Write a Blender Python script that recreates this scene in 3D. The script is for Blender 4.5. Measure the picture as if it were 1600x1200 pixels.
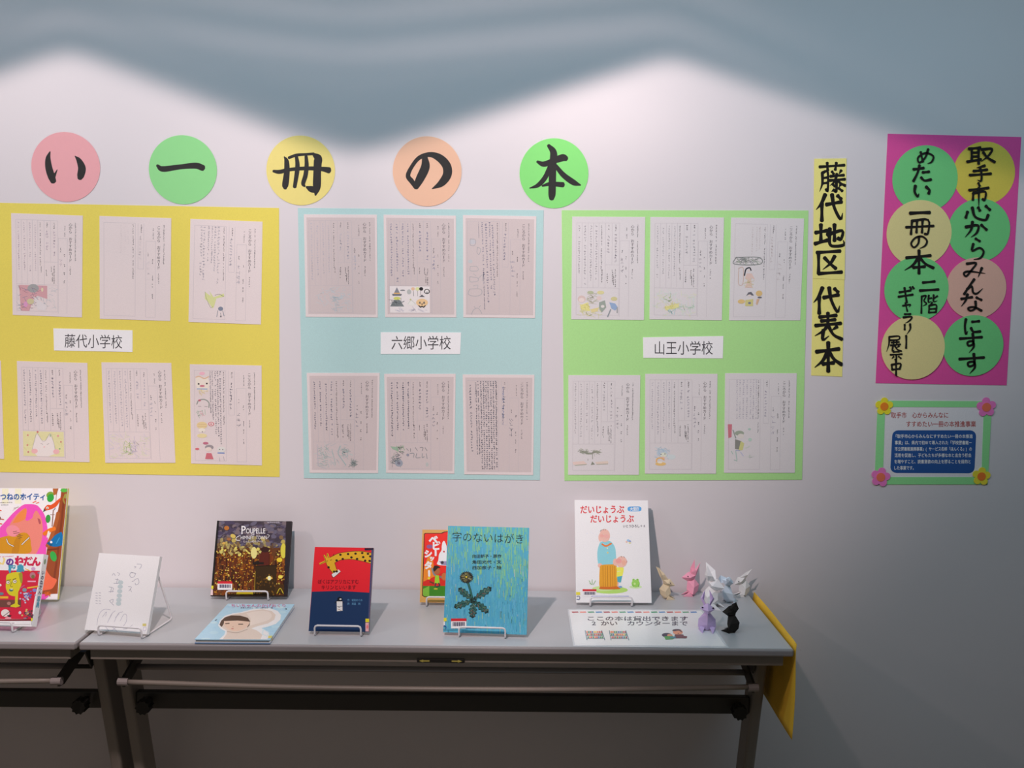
import bpy, bmesh, math, random
from mathutils import Vector, Matrix

# ------------------------------------------------------------------ camera
for o in list(bpy.data.objects): bpy.data.objects.remove(o)
SC = bpy.context.scene
COL = SC.collection
FPX, PITCH, YAW, ROLL = 1426.35, 0.0885, 0.003, 0.01065
CAM = Vector((1.0751, -2.6882, 1.5593))
_f = Vector((math.sin(YAW)*math.cos(PITCH), math.cos(YAW)*math.cos(PITCH), -math.sin(PITCH)))
_r = Vector((math.cos(YAW), -math.sin(YAW), 0)); _u = _r.cross(_f)
_R = _r*math.cos(ROLL)+_u*math.sin(ROLL); _U = -_r*math.sin(ROLL)+_u*math.cos(ROLL)
cd = bpy.data.cameras.new('camera'); cam = bpy.data.objects.new('camera', cd); COL.objects.link(cam)
m3 = Matrix((_R, _U, -_f)).transposed()
cam.matrix_world = Matrix.Translation(CAM) @ m3.to_4x4()
cd.sensor_width = 36; cd.sensor_fit = 'HORIZONTAL'; cd.lens = FPX*36/1600; cd.clip_start = .01
SC.camera = cam

def pixray(px, py, axis, val):
    """point of the room seen at photo position (px,py) on the plane axis=val"""
    d = _R*((px-800)/FPX)+_U*((600-py)/FPX)+_f
    i = 'xyz'.index(axis); t = (val-CAM[i])/d[i]
    return CAM+d*t

# ------------------------------------------------------------------ light
SC.view_settings.view_transform = 'Standard'; SC.view_settings.look = 'None'
SC.view_settings.gamma = 1; SC.view_settings.exposure = 0.0
SC.view_settings.use_curve_mapping = False
w = bpy.data.worlds.new('gallery_air'); SC.world = w; w.use_nodes = True
w.node_tree.nodes['Background'].inputs[0].default_value = (1, .97, .93, 1)
w.node_tree.nodes['Background'].inputs[1].default_value = 0.10

SPOT_Y, SPOT_Z = -1.7, 2.58
def downlight(x, power, hot):
    """recessed wall-washing downlight; its square reflector lets the beam climb higher to the
    sides than straight ahead and leaks two faint rings above the cut-off"""
    l = bpy.data.lights.new('gallery_downlight', 'POINT'); l.energy = power
    l.shadow_soft_size = .035; l.color = (1, .80, .77); l.use_nodes = True
    nt = l.node_tree; N = nt.nodes; L = nt.links
    em = N['Emission']
    geo = N.new('ShaderNodeNewGeometry')
    sep = N.new('ShaderNodeSeparateXYZ'); L.new(geo.outputs['Incoming'], sep.inputs[0])
    def M(op, a, b=None, c=None):
        n = N.new('ShaderNodeMath'); n.operation = op
        for i, v in enumerate((a, b, c)):
            if v is None: continue
            if isinstance(v, (int, float)): n.inputs[i].default_value = v
            else: L.new(v, n.inputs[i])
        return n.outputs[0]
    SGN = DIRSIGN
    dx = M('MULTIPLY', sep.outputs[0], SGN); dy = M('MULTIPLY', sep.outputs[1], SGN); dz = M('MULTIPLY', sep.outputs[2], SGN)
    dys = M('MAXIMUM', dy, .02)
    X = M('ABSOLUTE', M('DIVIDE', dx, dys)); Z = M('DIVIDE', dz, dys)
    rx_ = M('DIVIDE', dx, dys)
    side = M('MULTIPLY_ADD', M('GREATER_THAN', dx, 0), -.13, 1.07)
    XT = M('MULTIPLY', M('SQRT', M('MULTIPLY_ADD', rx_, rx_, .0022)), side)
    def ztent(z0, up, xp, down):
        a = M('MULTIPLY_ADD', XT, up, z0)
        b = M('MULTIPLY_ADD', M('SUBTRACT', XT, xp), -down, z0+up*xp)
        return M('SMOOTH_MIN', a, b, .035)
    cut = ztent(-.366, .35, .515, .34)
    s = M('DIVIDE', M('SUBTRACT', cut, Z), .042)      # soft cut-off
    s = M('MULTIPLY_ADD', s, 1, .5)
    mr = N.new('ShaderNodeMapRange'); mr.interpolation_type = 'SMOOTHSTEP'
    L.new(s, mr.inputs[0])
    tot = mr.outputs[0]
    for z0, up, amp, wd in ((-.190, .12, .22, .015), (-.160, .12, .05, .008), (-.125, .12, .20, .015), (-.085, .1, .10, .012), (-.235, .16, .05, .016)):
        r = M('DIVIDE', M('SUBTRACT', ztent(z0, up, .515, .45), Z), wd)
        g = M('POWER', 2.718, M('MULTIPLY', M('MULTIPLY', r, r), -1))
        fall = M('MAXIMUM', M('SUBTRACT', 1.0, M('MULTIPLY', M('MAXIMUM', M('SUBTRACT', X, .5), 0), 2.2)), .25)
        tot = M('ADD', tot, M('MULTIPLY', M('MULTIPLY', g, fall), amp))
    # bat-wing distribution: weaker straight ahead, stronger obliquely, fading far out
    g = M('MULTIPLY_ADD', M('MINIMUM', X, .36), 1.1, .62)
    sm = N.new('ShaderNodeMapRange'); sm.interpolation_type = 'SMOOTHSTEP'
    L.new(X, sm.inputs[0]); sm.inputs[1].default_value = .6; sm.inputs[2].default_value = 1.3
    sm.inputs[3].default_value = 1; sm.inputs[4].default_value = .5
    g = M('MULTIPLY', g, sm.outputs[0])
    def smooth(v, a, b, fa, fb):
        n = N.new('ShaderNodeMapRange'); n.interpolation_type = 'SMOOTHSTEP'; L.new(v, n.inputs[0])
        for i, q in zip((1, 2, 3, 4), (a, b, fa, fb)): n.inputs[i].default_value = q
        return n.outputs[0]
    g = M('MULTIPLY', g, smooth(M('MULTIPLY', M('MAXIMUM', rx_, 0), M('ABSOLUTE', Z)), .55, 1.15, 1, .16 if hot else .75))
    sx_ = M('DIVIDE', dx, dys)
    lf = smooth(sx_, -.42, -.06, .47, 1)
    g = M('MULTIPLY', g, M('MAXIMUM', lf, smooth(Z, -1.05, -.45, .95, .47)))
    bz = M('DIVIDE', M('ADD', Z, .98), .28); bx = M('DIVIDE', X, .6)
    low = M('POWER', 2.718, M('MULTIPLY', M('ADD', M('MULTIPLY', bz, bz), M('MULTIPLY', bx, bx)), -1))
    g = M('MULTIPLY', g, M('MULTIPLY_ADD', low, .62, 1))
    # hot patch: extra gain added to the beam towards the wall's upper right
    hx_ = M('DIVIDE', M('SUBTRACT', M('DIVIDE', dx, dys), .46), .16); hz_ = M('DIVIDE', M('ADD', Z, .26), .12)
    hot_ = M('POWER', 2.718, M('MULTIPLY', M('ADD', M('MULTIPLY', hx_, hx_), M('MULTIPLY', hz_, hz_)), -1))
    g = M('MULTIPLY_ADD', hot_, hot, g)
    em_s = M('MULTIPLY', tot, g)
    up = M('LESS_THAN', dz, -.02)
    L.new(M('MULTIPLY', em_s, up), em.inputs['Strength'])
    o = bpy.data.objects.new('gallery_downlight', l); COL.objects.link(o)
    o.location = (x, SPOT_Y, SPOT_Z)
DIRSIGN = 1.0
downlight(.60, 118, .36); downlight(-1.11, 52, .0); downlight(-2.87, 45, 0)
la = bpy.data.lights.new('cool_ceiling_tubes', 'AREA'); la.shape = 'RECTANGLE'; la.size = 4.6; la.size_y = .12
la.energy = 15.5; la.color = (.50, .80, 1.0)
lo = bpy.data.objects.new('cool_ceiling_tubes', la); COL.objects.link(lo)
lo.location = (1.0, -1.25, 2.6); lo.rotation_euler = (math.radians(42), 0, 0)

# ------------------------------------------------------------------ helpers
def lin(c):
    c = c/255.0
    return c/12.92 if c <= .04045 else ((c+.055)/1.055)**2.4
def rgb(c, k=1.0):
    return tuple(min(lin(v)*k, .95) for v in c)+(1,)
MATS = {}
def mat(name, c, rough=.6, metal=0, spec=.5, bump=0, bscale=200, mottled=0):
    if name in MATS: return MATS[name]
    m = bpy.data.materials.new(name); m.use_nodes = True; nt = m.node_tree; b = nt.nodes['Principled BSDF']
    b.inputs['Base Color'].default_value = rgb(c); b.inputs['Roughness'].default_value = rough
    b.inputs['Metallic'].default_value = metal; b.inputs['Specular IOR Level'].default_value = spec
    if bump or mottled:
        tc = nt.nodes.new('ShaderNodeTexCoord'); nz = nt.nodes.new('ShaderNodeTexNoise')
        nz.inputs['Scale'].default_value = bscale; nz.inputs['Detail'].default_value = 3
        nt.links.new(tc.outputs['Object'], nz.inputs['Vector'])
        if bump:
            bp = nt.nodes.new('ShaderNodeBump'); bp.inputs['Strength'].default_value = bump; bp.inputs['Distance'].default_value = .001
            nt.links.new(nz.outputs['Fac'], bp.inputs['Height']); nt.links.new(bp.outputs['Normal'], b.inputs['Normal'])
        if mottled:
            mx = nt.nodes.new('ShaderNodeMix'); mx.data_type = 'RGBA'
            mx.inputs[6].default_value = rgb(c, 1-mottled); mx.inputs[7].default_value = rgb(c, 1+mottled)
            nt.links.new(nz.outputs['Fac'], mx.inputs[0]); nt.links.new(mx.outputs[2], b.inputs['Base Color'])
    MATS[name] = m; return m
def inkmat(name, rough=.55, spec=.4, bump=0.0):
    if name in MATS: return MATS[name]
    m = bpy.data.materials.new(name); m.use_nodes = True; nt = m.node_tree; b = nt.nodes['Principled BSDF']
    at = nt.nodes.new('ShaderNodeAttribute'); at.attribute_name = 'Col'
    nz = nt.nodes.new('ShaderNodeTexNoise'); nz.inputs['Scale'].default_value = 350; nz.inputs['Detail'].default_value = 2
    tc = nt.nodes.new('ShaderNodeTexCoord'); nt.links.new(tc.outputs['Object'], nz.inputs['Vector'])
    mp = nt.nodes.new('ShaderNodeMapRange'); mp.inputs[3].default_value = .93; mp.inputs[4].default_value = 1.07
    nt.links.new(nz.outputs['Fac'], mp.inputs[0])
    mx = nt.nodes.new('ShaderNodeVectorMath'); mx.operation = 'SCALE'
    nt.links.new(at.outputs['Color'], mx.inputs[0]); nt.links.new(mp.outputs[0], mx.inputs['Scale'])
    nt.links.new(mx.outputs[0], b.inputs['Base Color'])
    b.inputs['Roughness'].default_value = rough; b.inputs['Specular IOR Level'].default_value = spec
    if bump:
        bp = nt.nodes.new('ShaderNodeBump'); bp.inputs['Strength'].default_value = bump; bp.inputs['Distance'].default_value = .001
        nt.links.new(nz.outputs['Fac'], bp.inputs['Height']); nt.links.new(bp.outputs['Normal'], b.inputs['Normal'])
    MATS[name] = m; return m
PAPER = inkmat('printed_paper', .7, .25, .05)
GLOSS = inkmat('printed_gloss', .28, .5)

def tag(o, label=None, cat=None, group=None, kind=None):
    for k, v in (('label', label), ('category', cat), ('group', group), ('kind', kind)):
        if v: o[k] = v
    return o
def empty(name, loc, rot=(0, 0, 0), label=None, cat=None, group=None):
    o = bpy.data.objects.new(name, None); COL.objects.link(o); o.empty_display_size = .03
    o.location = loc; o.rotation_euler = rot
    return tag(o, label, cat, group)
def obj(name, verts, faces, m, parent=None, smooth=False, bevel=0, seg=2, cols=None, label=None):
    me = bpy.data.meshes.new(name); me.from_pydata([tuple(v) for v in verts], [], faces)
    me.materials.append(m)
    if cols:
        at = me.color_attributes.new(name='Col', type='FLOAT_COLOR', domain='CORNER')
        buf = []
        for p, c in zip(me.polygons, cols): buf.extend(list(c)*p.loop_total)
        at.data.foreach_set('color', buf)
    if smooth: me.polygons.foreach_set('use_smooth', [True]*len(me.polygons))
    me.update()
    o = bpy.data.objects.new(name, me); COL.objects.link(o)
    if parent: o.parent = parent
    if bevel:
        b = o.modifiers.new('bevel', 'BEVEL'); b.width = bevel; b.segments = seg; b.limit_method = 'ANGLE'
    if label: o['label'] = label
    return o
class MB:
    def __init__(s): s.v = []; s.f = []; s.c = []
    def add(s, V, F, c=None):
        n = len(s.v); s.v += [Vector(p) for p in V]; s.f += [[i+n for i in f] for f in F]; s.c += [c]*len(F); return s
    def box(s, a, b, c=None):
        x0, y0, z0 = a; x1, y1, z1 = b
        V = [(x0,y0,z0),(x1,y0,z0),(x1,y1,z0),(x0,y1,z0),(x0,y0,z1),(x1,y0,z1),(x1,y1,z1),(x0,y1,z1)]
        return s.add(V, [[0,3,2,1],[4,5,6,7],[0,1,5,4],[1,2,6,5],[2,3,7,6],[3,0,4,7]], c)
    def prism(s, pts, off, c=None):
        """closed outline pts (3D) swept by vector off"""
        n = len(pts); off = Vector(off); V = [Vector(p) for p in pts]+[Vector(p)+off for p in pts]
        F = [list(range(n))[::-1], list(range(n, 2*n))]+[[i, (i+1) % n, n+(i+1) % n, n+i] for i in range(n)]
        return s.add(V, F, c)
    def tube(s, path, r, n=8, c=None, closed=False):
        P = [Vector(p) for p in path]; k = len(P); rings = []; prev = None
        for i, p in enumerate(P):
            a = P[i-1] if (i > 0 or closed) else P[i]; b = P[(i+1) % k] if (i < k-1 or closed) else P[i]
            t = (b-a).normalized()
            if prev is None:
                nrm = t.orthogonal().normalized()
            else:
                nrm = (prev-t*prev.dot(t)).normalized()
            prev = nrm; bn = t.cross(nrm)
            rings.append([p+(nrm*math.cos(2*math.pi*j/n)+bn*math.sin(2*math.pi*j/n))*r for j in range(n)])
        V = [v for rg in rings for v in rg]; F = []
        for i in range(k-1 if not closed else k):
            a = i*n; b = ((i+1) % k)*n
            for j in range(n): F.append([a+j, a+(j+1) % n, b+(j+1) % n, b+j])
        if not closed: F += [list(range(n))[::-1], [(k-1)*n+j for j in range(n)]]
        return s.add(V, F, c)
    def build(s, name, m, parent=None, **k):
        cols = s.c if any(c is not None for c in s.c) else None
        return obj(name, s.v, s.f, m, parent, cols=cols, **k)

def spline(pts, seg=6):
    """catmull-rom through tuples of any length"""
    if len(pts) < 3: return list(pts)
    P = [tuple(2*a-b for a, b in zip(pts[0], pts[1]))]+list(pts)+[tuple(2*a-b for a, b in zip(pts[-1], pts[-2]))]
    out = []
    for i in range(1, len(P)-2):
        for k in range(seg):
            t = k/seg
            out.append(tuple(.5*((2*b)+(-a+c)*t+(2*a-5*b+4*c-d)*t*t+(-a+3*b-3*c+d)*t**3)
                             for a, b, c, d in zip(P[i-1], P[i], P[i+1], P[i+2])))
    out.append(tuple(pts[-1])); return out
def nums(s):
    return [tuple(float(v) for v in p.split(',')) for p in s.split()]

GC = {}
def glyph(t, bold=0.0, shear=0.0):
    k = (t, bold, shear)
    if k in GC: return GC[k]
    c = bpy.data.curves.new('g', 'FONT'); c.body = t; c.resolution_u = 2; c.offset = bold; c.shear = shear
    o = bpy.data.objects.new('g', c); COL.objects.link(o)
    dg = bpy.context.evaluated_depsgraph_get()
    me = bpy.data.meshes.new_from_object(o.evaluated_get(dg))
    V = [(v.co.x, v.co.y) for v in me.vertices]; F = [list(p.vertices) for p in me.polygons]
    bpy.data.objects.remove(o); bpy.data.meshes.remove(me); bpy.data.curves.remove(c)
    GC[k] = (V, F); return GC[k]

class Art:
    """flat print: shapes given in the photo's pixels, mapped into a printed sheet"""
    STEP = 1.6e-5
    def __init__(s, quadpx, surf, base=2e-4):
        s.q = quadpx; s.surf = surf; s.h = base; s.mb = MB(); s.z = (0, 0, 1)
    def uv(s, x, y):
        (x0, y0), (x1, y1), (x2, y2), (x3, y3) = s.q      # TL TR BR BL
        u = v = .5
        for _ in range(4):
            fx = (1-u)*(1-v)*x0+u*(1-v)*x1+u*v*x2+(1-u)*v*x3-x
            fy = (1-u)*(1-v)*y0+u*(1-v)*y1+u*v*y2+(1-u)*v*y3-y
            a = (1-v)*(x1-x0)+v*(x2-x3); b = (1-u)*(x3-x0)+u*(x2-x1)
            c = (1-v)*(y1-y0)+v*(y2-y3); d = (1-u)*(y3-y0)+u*(y2-y1)
            D = a*d-b*c; u -= (fx*d-b*fy)/D; v -= (a*fy-c*fx)/D
        return u, v
    def P(s, x, y):
        u, v = s.uv(s.z[0]+x/s.z[2], s.z[1]+y/s.z[2])
        if s.clip: u = min(max(u, 0), 1); v = min(max(v, 0), 1)
        return s.surf(u, v, s.h)
    clip = True
    def up(s): s.h += s.STEP
    def _c(s, c): return rgb(c, ALB)
    def poly(s, pts, c, same=False, smooth=False):
        if isinstance(pts, str): pts = nums(pts)
        if smooth: pts = spline(list(pts)+[pts[0]], 5)[:-1]
        if not same: s.up()
        # inked areas are given anticlockwise seen from the front
        a = sum(p[0]*q[1]-q[0]*p[1] for p, q in zip(pts, list(pts[1:])+[pts[0]]))
        if a > 0: pts = list(pts)[::-1]
        s.mb.add([s.P(*p[:2]) for p in pts], [list(range(len(pts)))], s._c(c))
    def ell(s, x, y, rx, ry, c, rot=0, same=False, n=16):
        cr, sr = math.cos(rot), math.sin(rot)
        s.poly([(x+rx*math.cos(t)*cr-ry*math.sin(t)*sr, y+rx*math.cos(t)*sr+ry*math.sin(t)*cr)
                for t in [2*math.pi*i/n for i in range(n)]], c, same)
    def rect(s, x0, y0, x1, y1, c, same=False): s.poly([(x0, y0), (x1, y0), (x1, y1), (x0, y1)], c, same)
    def stroke(s, pts, w, c, same=False, taper=False, seg=6, cap=True, brush=False):
        if isinstance(pts, str): pts = nums(pts)
        if len(pts[0]) == 2:
            n = len(pts); pts = [tuple(p)+(w,) for p in pts]
            if brush:
                pts = [(p[0], p[1], w*(1.12 if i == 0 else .82 if i < n-1 else 1.08)) for i, p in enumerate(pts)]
            if taper: pts[-1] = pts[-1][:2]+(w*.18,)
            if n == 2 and brush:
                a, b = pts; mid = ((a[0]+b[0])/2, (a[1]+b[1])/2-.0*w, w*.78 if not taper else w*.7); pts = [a, mid, b]
        else: pts = [p if len(p) == 3 else p+(w,) for p in pts]
        S = spline(pts, seg)
        if not same: s.up()
        L, Rr = [], []
        for i, p in enumerate(S):
            a = S[max(i-1, 0)]; b = S[min(i+1, len(S)-1)]
            dx, dy = b[0]-a[0], b[1]-a[1]; d = math.hypot(dx, dy) or 1
            nx, ny = -dy/d*p[2]/2, dx/d*p[2]/2
            L.append((p[0]+nx, p[1]+ny)); Rr.append((p[0]-nx, p[1]-ny))
        V = [s.P(*p) for p in L]+[s.P(*p) for p in Rr]; n = len(S)
        F = [[i, n+i, n+i+1, i+1][::-1] for i in range(n-1)]
        if cap:
            for idx, sg in ((0, -1), (n-1, 1)):
                p = S[idx]; q = S[1] if idx == 0 else S[n-2]
                dx, dy = p[0]-q[0], p[1]-q[1]; d = math.hypot(dx, dy) or 1; dx /= d; dy /= d; r = p[2]/2
                base = len(V)
                for a in (-55, 0, 55):
                    a = math.radians(a); V.append(s.P(p[0]+r*.75*(dx*math.cos(a))-r*dy*math.sin(a)*1.0, p[1]+r*.75*dy*math.cos(a)+r*dx*math.sin(a)))
                F.append([n+idx, base, base+1, base+2, idx][::(1 if sg > 0 else -1)])
                if sg < 0: F[-1] = [idx, base, base+1, base+2, n+idx]
        s.mb.add(V, F, s._c(c))
    def gl(s, t, x, y, w, h, c, bold=0, same=True, fit=False, shear=0):
        """glyph(s) t in the box with top-left x,y"""
        if t == '本' and bold > .008: bold = .008
        V, F = glyph(t, bold, shear)
        if not V: return
        if fit or len(t) > 1:
            xs = [v[0] for v in V]; ys = [v[1] for v in V]
            x0, x1, y0, y1 = min(xs), max(xs), min(ys), max(ys)
            W = (x1-x0) or 1; H = (y1-y0) or 1
        else: x0, W, y0, H = 0, 1.0, -.12, 1.0
        s.mb.add([s.P(x+(a-x0)/W*w, y+h-(b-y0)/H*h) for a, b in V], F, s._c(c))
    def text(s, t, x, y, w, h, c, bold=0, vert=False, slope=0):
        s.up(); n = len(t)
        for i, ch in enumerate(t):
            if ch in ' 　': continue
            if vert:
                cy = y+h*i/n
                if ch == 'ー': s.rect(x+w*.45, cy+h/n*.1, x+w*.6, cy+h/n*.9, c, True)
                else: s.gl(ch, x, cy, w, h/n, c, bold)
            else: s.gl(ch, x+w*i/n, y+slope*i/n, w/n, h, c, bold)
    def scrib(s, x0, y0, x1, y1, n, c, rnd, wd, ch=None):
        """illegible small handwriting along a line from 0 to 1, n characters"""
        dx, dy = (x1-x0)/n, (y1-y0)/n; z = math.hypot(dx, dy)*.42
        for i in range(n):
            if rnd.random() < .08: continue
            cx, cy = x0+dx*(i+.5), y0+dy*(i+.5)
            for k in range(rnd.choice((2, 2, 3, 4))):
                a = rnd.choice((0, 0, 1.57, 1.57, .8, 2.3))+rnd.uniform(-.2, .2); r = z*rnd.uniform(.5, 1)
                ox, oy = cx+rnd.uniform(-.5, .5)*z, cy+rnd.uniform(-.5, .5)*z
                px, py = math.cos(a)*r, math.sin(a)*r; qx, qy = -math.sin(a)*wd/2, math.cos(a)*wd/2
                s.poly([(ox-px+qx, oy-py+qy), (ox+px+qx, oy+py+qy), (ox+px-qx, oy+py-qy), (ox-px-qx, oy-py-qy)], c, True)
    def flush(s, name, m, parent, label=None):
        o = s.mb.build(name, m, parent, label=label); s.mb = MB(); return o
    def build(s, name, m, parent, label=None):
        return s.mb.build(name, m, parent, label=label)
ALB = 1.25      # printed colours as seen -> reflectance under the gallery light

def wallpt(px, py, y=0.0): return pixray(px, py, 'y', y)
def quadsurf(Q):
    """Q: four local 3D corners TL TR BR BL"""
    Q = [Vector(q) for q in Q]; n = (Q[1]-Q[0]).cross(Q[3]-Q[0]).normalized()*-1
    n = -((Q[1]-Q[0]).cross(Q[3]-Q[0])).normalized() if False else ((Q[3]-Q[0]).cross(Q[1]-Q[0])).normalized()
    def f(u, v, h): return Q[0]*((1-u)*(1-v))+Q[1]*(u*(1-v))+Q[2]*(u*v)+Q[3]*((1-u)*v)+n*h
    f.n = n; return f
def paper(name, quadpx, y, thick, c, parent, origin, label=None, m=None, curl=0.0):
    """paper sheet flat on the wall whose front face lies at depth -y; returns surface"""
    Q = [wallpt(px, py)-Vector((0, y, 0))-origin for px, py in quadpx]
    sf = quadsurf(Q); b = MB(); n = 10; V = []
    for j in range(n+1):
        for i in range(n+1):
            u, v = i/n, j/n
            V.append(sf(u, v, 0)+Vector((0, -curl*max(0, abs(u-.5)*2-.6)*max(0, v-.5), 0)))
    F = []
    for j in range(n):
        for i in range(n):
            a = j*(n+1)+i; F.append([a, a+n+1, a+n+2, a+1])
    k = len(V); V += [p+Vector((0, thick, 0)) for p in V]
    F += [[q+k for q in f][::-1] for f in F[:n*n]]
    rim = [i for i in range(n+1)]+[(j+1)*(n+1)-1 for j in range(1, n+1)]+[n*(n+1)+i for i in range(n-1, -1, -1)]+[j*(n+1) for j in range(n-1, 0, -1)]
    for a, bb in zip(rim, rim[1:]+rim[:1]): F.append([a, bb, bb+k, a+k])
    b.add(V, F, rgb(c, ALB)); o = b.build(name, m or PAPER, parent, label=label)
    return o, sf

# ------------------------------------------------------------------ room
def struct(name, b, m, **k): return tag(b.build(name, m, **k), kind='structure')
WALL = mat('painted_board', (226, 221, 223), .42, spec=.35, bump=.12, bscale=260)
struct('wall_back', MB().box((-3.6, 0, 0), (4.6, .08, 2.66)), WALL)
struct('floor', MB().box((-3.6, -4.6, -.06), (4.6, .08, 0)), mat('grey_carpet_tile', (126, 114, 98), .95, bump=.6, bscale=400, mottled=.1))
struct('ceiling', MB().box((-3.6, -4.6, 2.66), (4.6, .08, 2.72)), mat('ceiling_board', (215, 215, 212), .9))

# ------------------------------------------------------------------ brush lettering
BR = {
'取': "8,18 48,12|18,18 18,78|42,14 42,95|18,38 42,36|18,58 42,56|2,84 50,72|52,22 88,18 78,50 50,84t|58,36 72,62 98,86",
'手': "70,4 35,16t|22,34 80,26|6,56 96,48|50,18 56,50 54,88 38,82t",
'市': "48,0 54,12|4,30 96,20|24,42 22,72|24,42 80,36 78,72 68,68|50,20 50,100t",
'心': "14,44 8,74|30,22 40,70 74,86 84,60|50,22 56,38|76,14 90,34",
'か': "8,34 58,24 54,66 30,92t|36,4 30,50 6,92t|72,22 94,50",
'ら': "40,2 62,14|28,26 22,58 60,44 82,62 66,90 30,98t",
'み': "18,16 58,12 40,50 16,88 6,70 30,60 96,72t|82,40 66,94t",
'ん': "56,2 30,50 8,96|22,64 44,46 50,84 68,92 96,60t",
'な': "4,28 52,18|32,2 22,40 4,70t|70,20 92,34|66,42 66,80 44,94 34,80 60,74 92,94",
'に': "14,8 8,50 14,96 24,78t|48,24 88,20|42,60 56,82 94,80",
'す': "2,26 98,18|58,0 60,50 40,62 36,44 58,40 62,68 42,98t",
'め': "22,22 34,84|64,4 46,60 14,90 8,56 50,28 92,48 84,84 60,96t",
'た': "6,26 60,18|38,2 28,46 6,96|54,44 88,40|46,74 64,92 98,86",
'い': "14,10 10,56 26,92 34,70t|74,18 92,44 88,70",
'一': "2,56 50,46 98,44",
'冊': "22,14 18,96|22,16 80,10 80,88 68,94|40,16 38,86|60,14 58,86|0,54 100,46",
'の': "50,14 46,60 22,88 6,60 30,20 66,10 94,40 84,76 52,96t",
'本': "6,32 90,22|50,0 50,100|48,30 30,62 0,86t|52,30 72,58 100,76|30,74 70,70",
'二': "16,18 80,8|0,88 100,78",
'階': "10,8 8,98|10,10 34,6 22,32 36,48 16,60t|48,4 46,40 62,34t|44,22 62,18|74,2 74,36 94,32t|94,8 76,20|66,42 54,54t|50,58 48,96|50,58 88,54 86,94|50,76 84,74|50,94 86,92",
'ギ': "8,34 78,22|2,62 92,48|40,6 54,98|74,2 82,14|90,0 98,10",
'ャ': "4,36 90,22 72,52t|34,4 56,98",
'ラ': "22,8 80,6|8,40 92,34 70,72 26,98t",
'リ': "16,8 16,56|80,2 82,50 40,98t",
'ー': "50,0 54,50 48,100",
'展': "20,8 82,4 80,24 22,28|20,8 18,50 2,96t|34,42 84,38|48,32 48,56|68,30 68,54|28,58 92,52|44,60 40,92 54,84t|84,62 66,72t|56,60 72,82 98,92",
'示': "28,10 74,6|6,38 96,32|52,36 52,90 42,84|32,56 16,78t|70,54 88,74",
'中': "14,26 18,62|14,26 86,18 80,56|18,60 82,54|50,0 50,100",
'藤': "4,14 96,8|32,0 34,26|66,0 62,24|14,34 14,70 4,98t|14,34 34,32 34,94 28,90|14,52 34,50|14,70 34,68|50,30 56,38|84,26 76,38t|44,46 94,42|42,60 98,56|68,38 60,62 42,78t|70,58 82,70 100,78|66,66 66,98 58,94|54,74 60,80|82,74 76,82t|58,92 48,98t|74,86 88,96",
'代': "34,4 20,36 2,58t|22,36 22,98|38,40 92,30|58,4 66,50 88,92 96,70t|78,8 90,20",
'地': "2,40 40,32|20,8 20,74|0,84 42,70|42,48 92,32 88,66 78,62|66,8 66,72|50,24 50,84 70,94 98,88 96,70t",
'区': "6,10 92,4|12,10 12,92|12,92 98,86|72,24 56,52 28,76t|34,30 56,54 76,72",
'表': "20,14 80,8|26,28 76,23|6,44 96,36|50,0 50,42|50,42 34,62 4,80t|34,60 32,94 54,80t|82,48 64,60t|52,46 70,76 100,92",
}
INK = (22, 20, 18)
def brush(a, ch, cx, cy, w, h, k, c=INK, parent=None):
    """one brush-written character centred at cx,cy"""
    for st in BR[ch].split('|'):
        t = st.endswith('t')
        pts = nums(st.rstrip('t'))
        # straight corners of kanji stay crisp: dense resample of polylines
        pts = [(cx+(x/100-.5)*w, cy+(y/100-.5)*h) for x, y in pts]
        a.stroke(pts, k, c, brush=True, taper=t, seg=4)
    a.flush('brush_character', PAPER, parent)

# ------------------------------------------------------------------ round laminated letter signs
FILM = bpy.data.materials.new('laminate_film'); FILM.use_nodes = True
_b = FILM.node_tree.nodes['Principled BSDF']; _b.inputs['Base Color'].default_value = (.6, .6, .62, 1)
_b.inputs['Alpha'].default_value = .02; _b.inputs['Roughness'].default_value = .22
ROUND = [
 ('い', 103, 261, 52.5, 53.5, (222, 160, 164), 'round pink card with brush-painted hiragana i, leftmost in the row of letter discs'),
 ('一', 286, 265.5, 52, 53, (136, 208, 134), 'round green card with a single horizontal brush stroke'),
 ('冊', 470, 266.5, 52.5, 53.5, (222, 208, 122), 'round yellow card with painted kanji of four uprights and a crossbar'),
 ('の', 667.5, 268, 53, 53.5, (238, 182, 152), 'round peach orange card with painted looping hiragana no'),
 ('本', 865.5, 271, 53, 53.5, (128, 216, 116), 'round green card with painted kanji for book, rightmost of the letter discs'),
]
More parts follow.
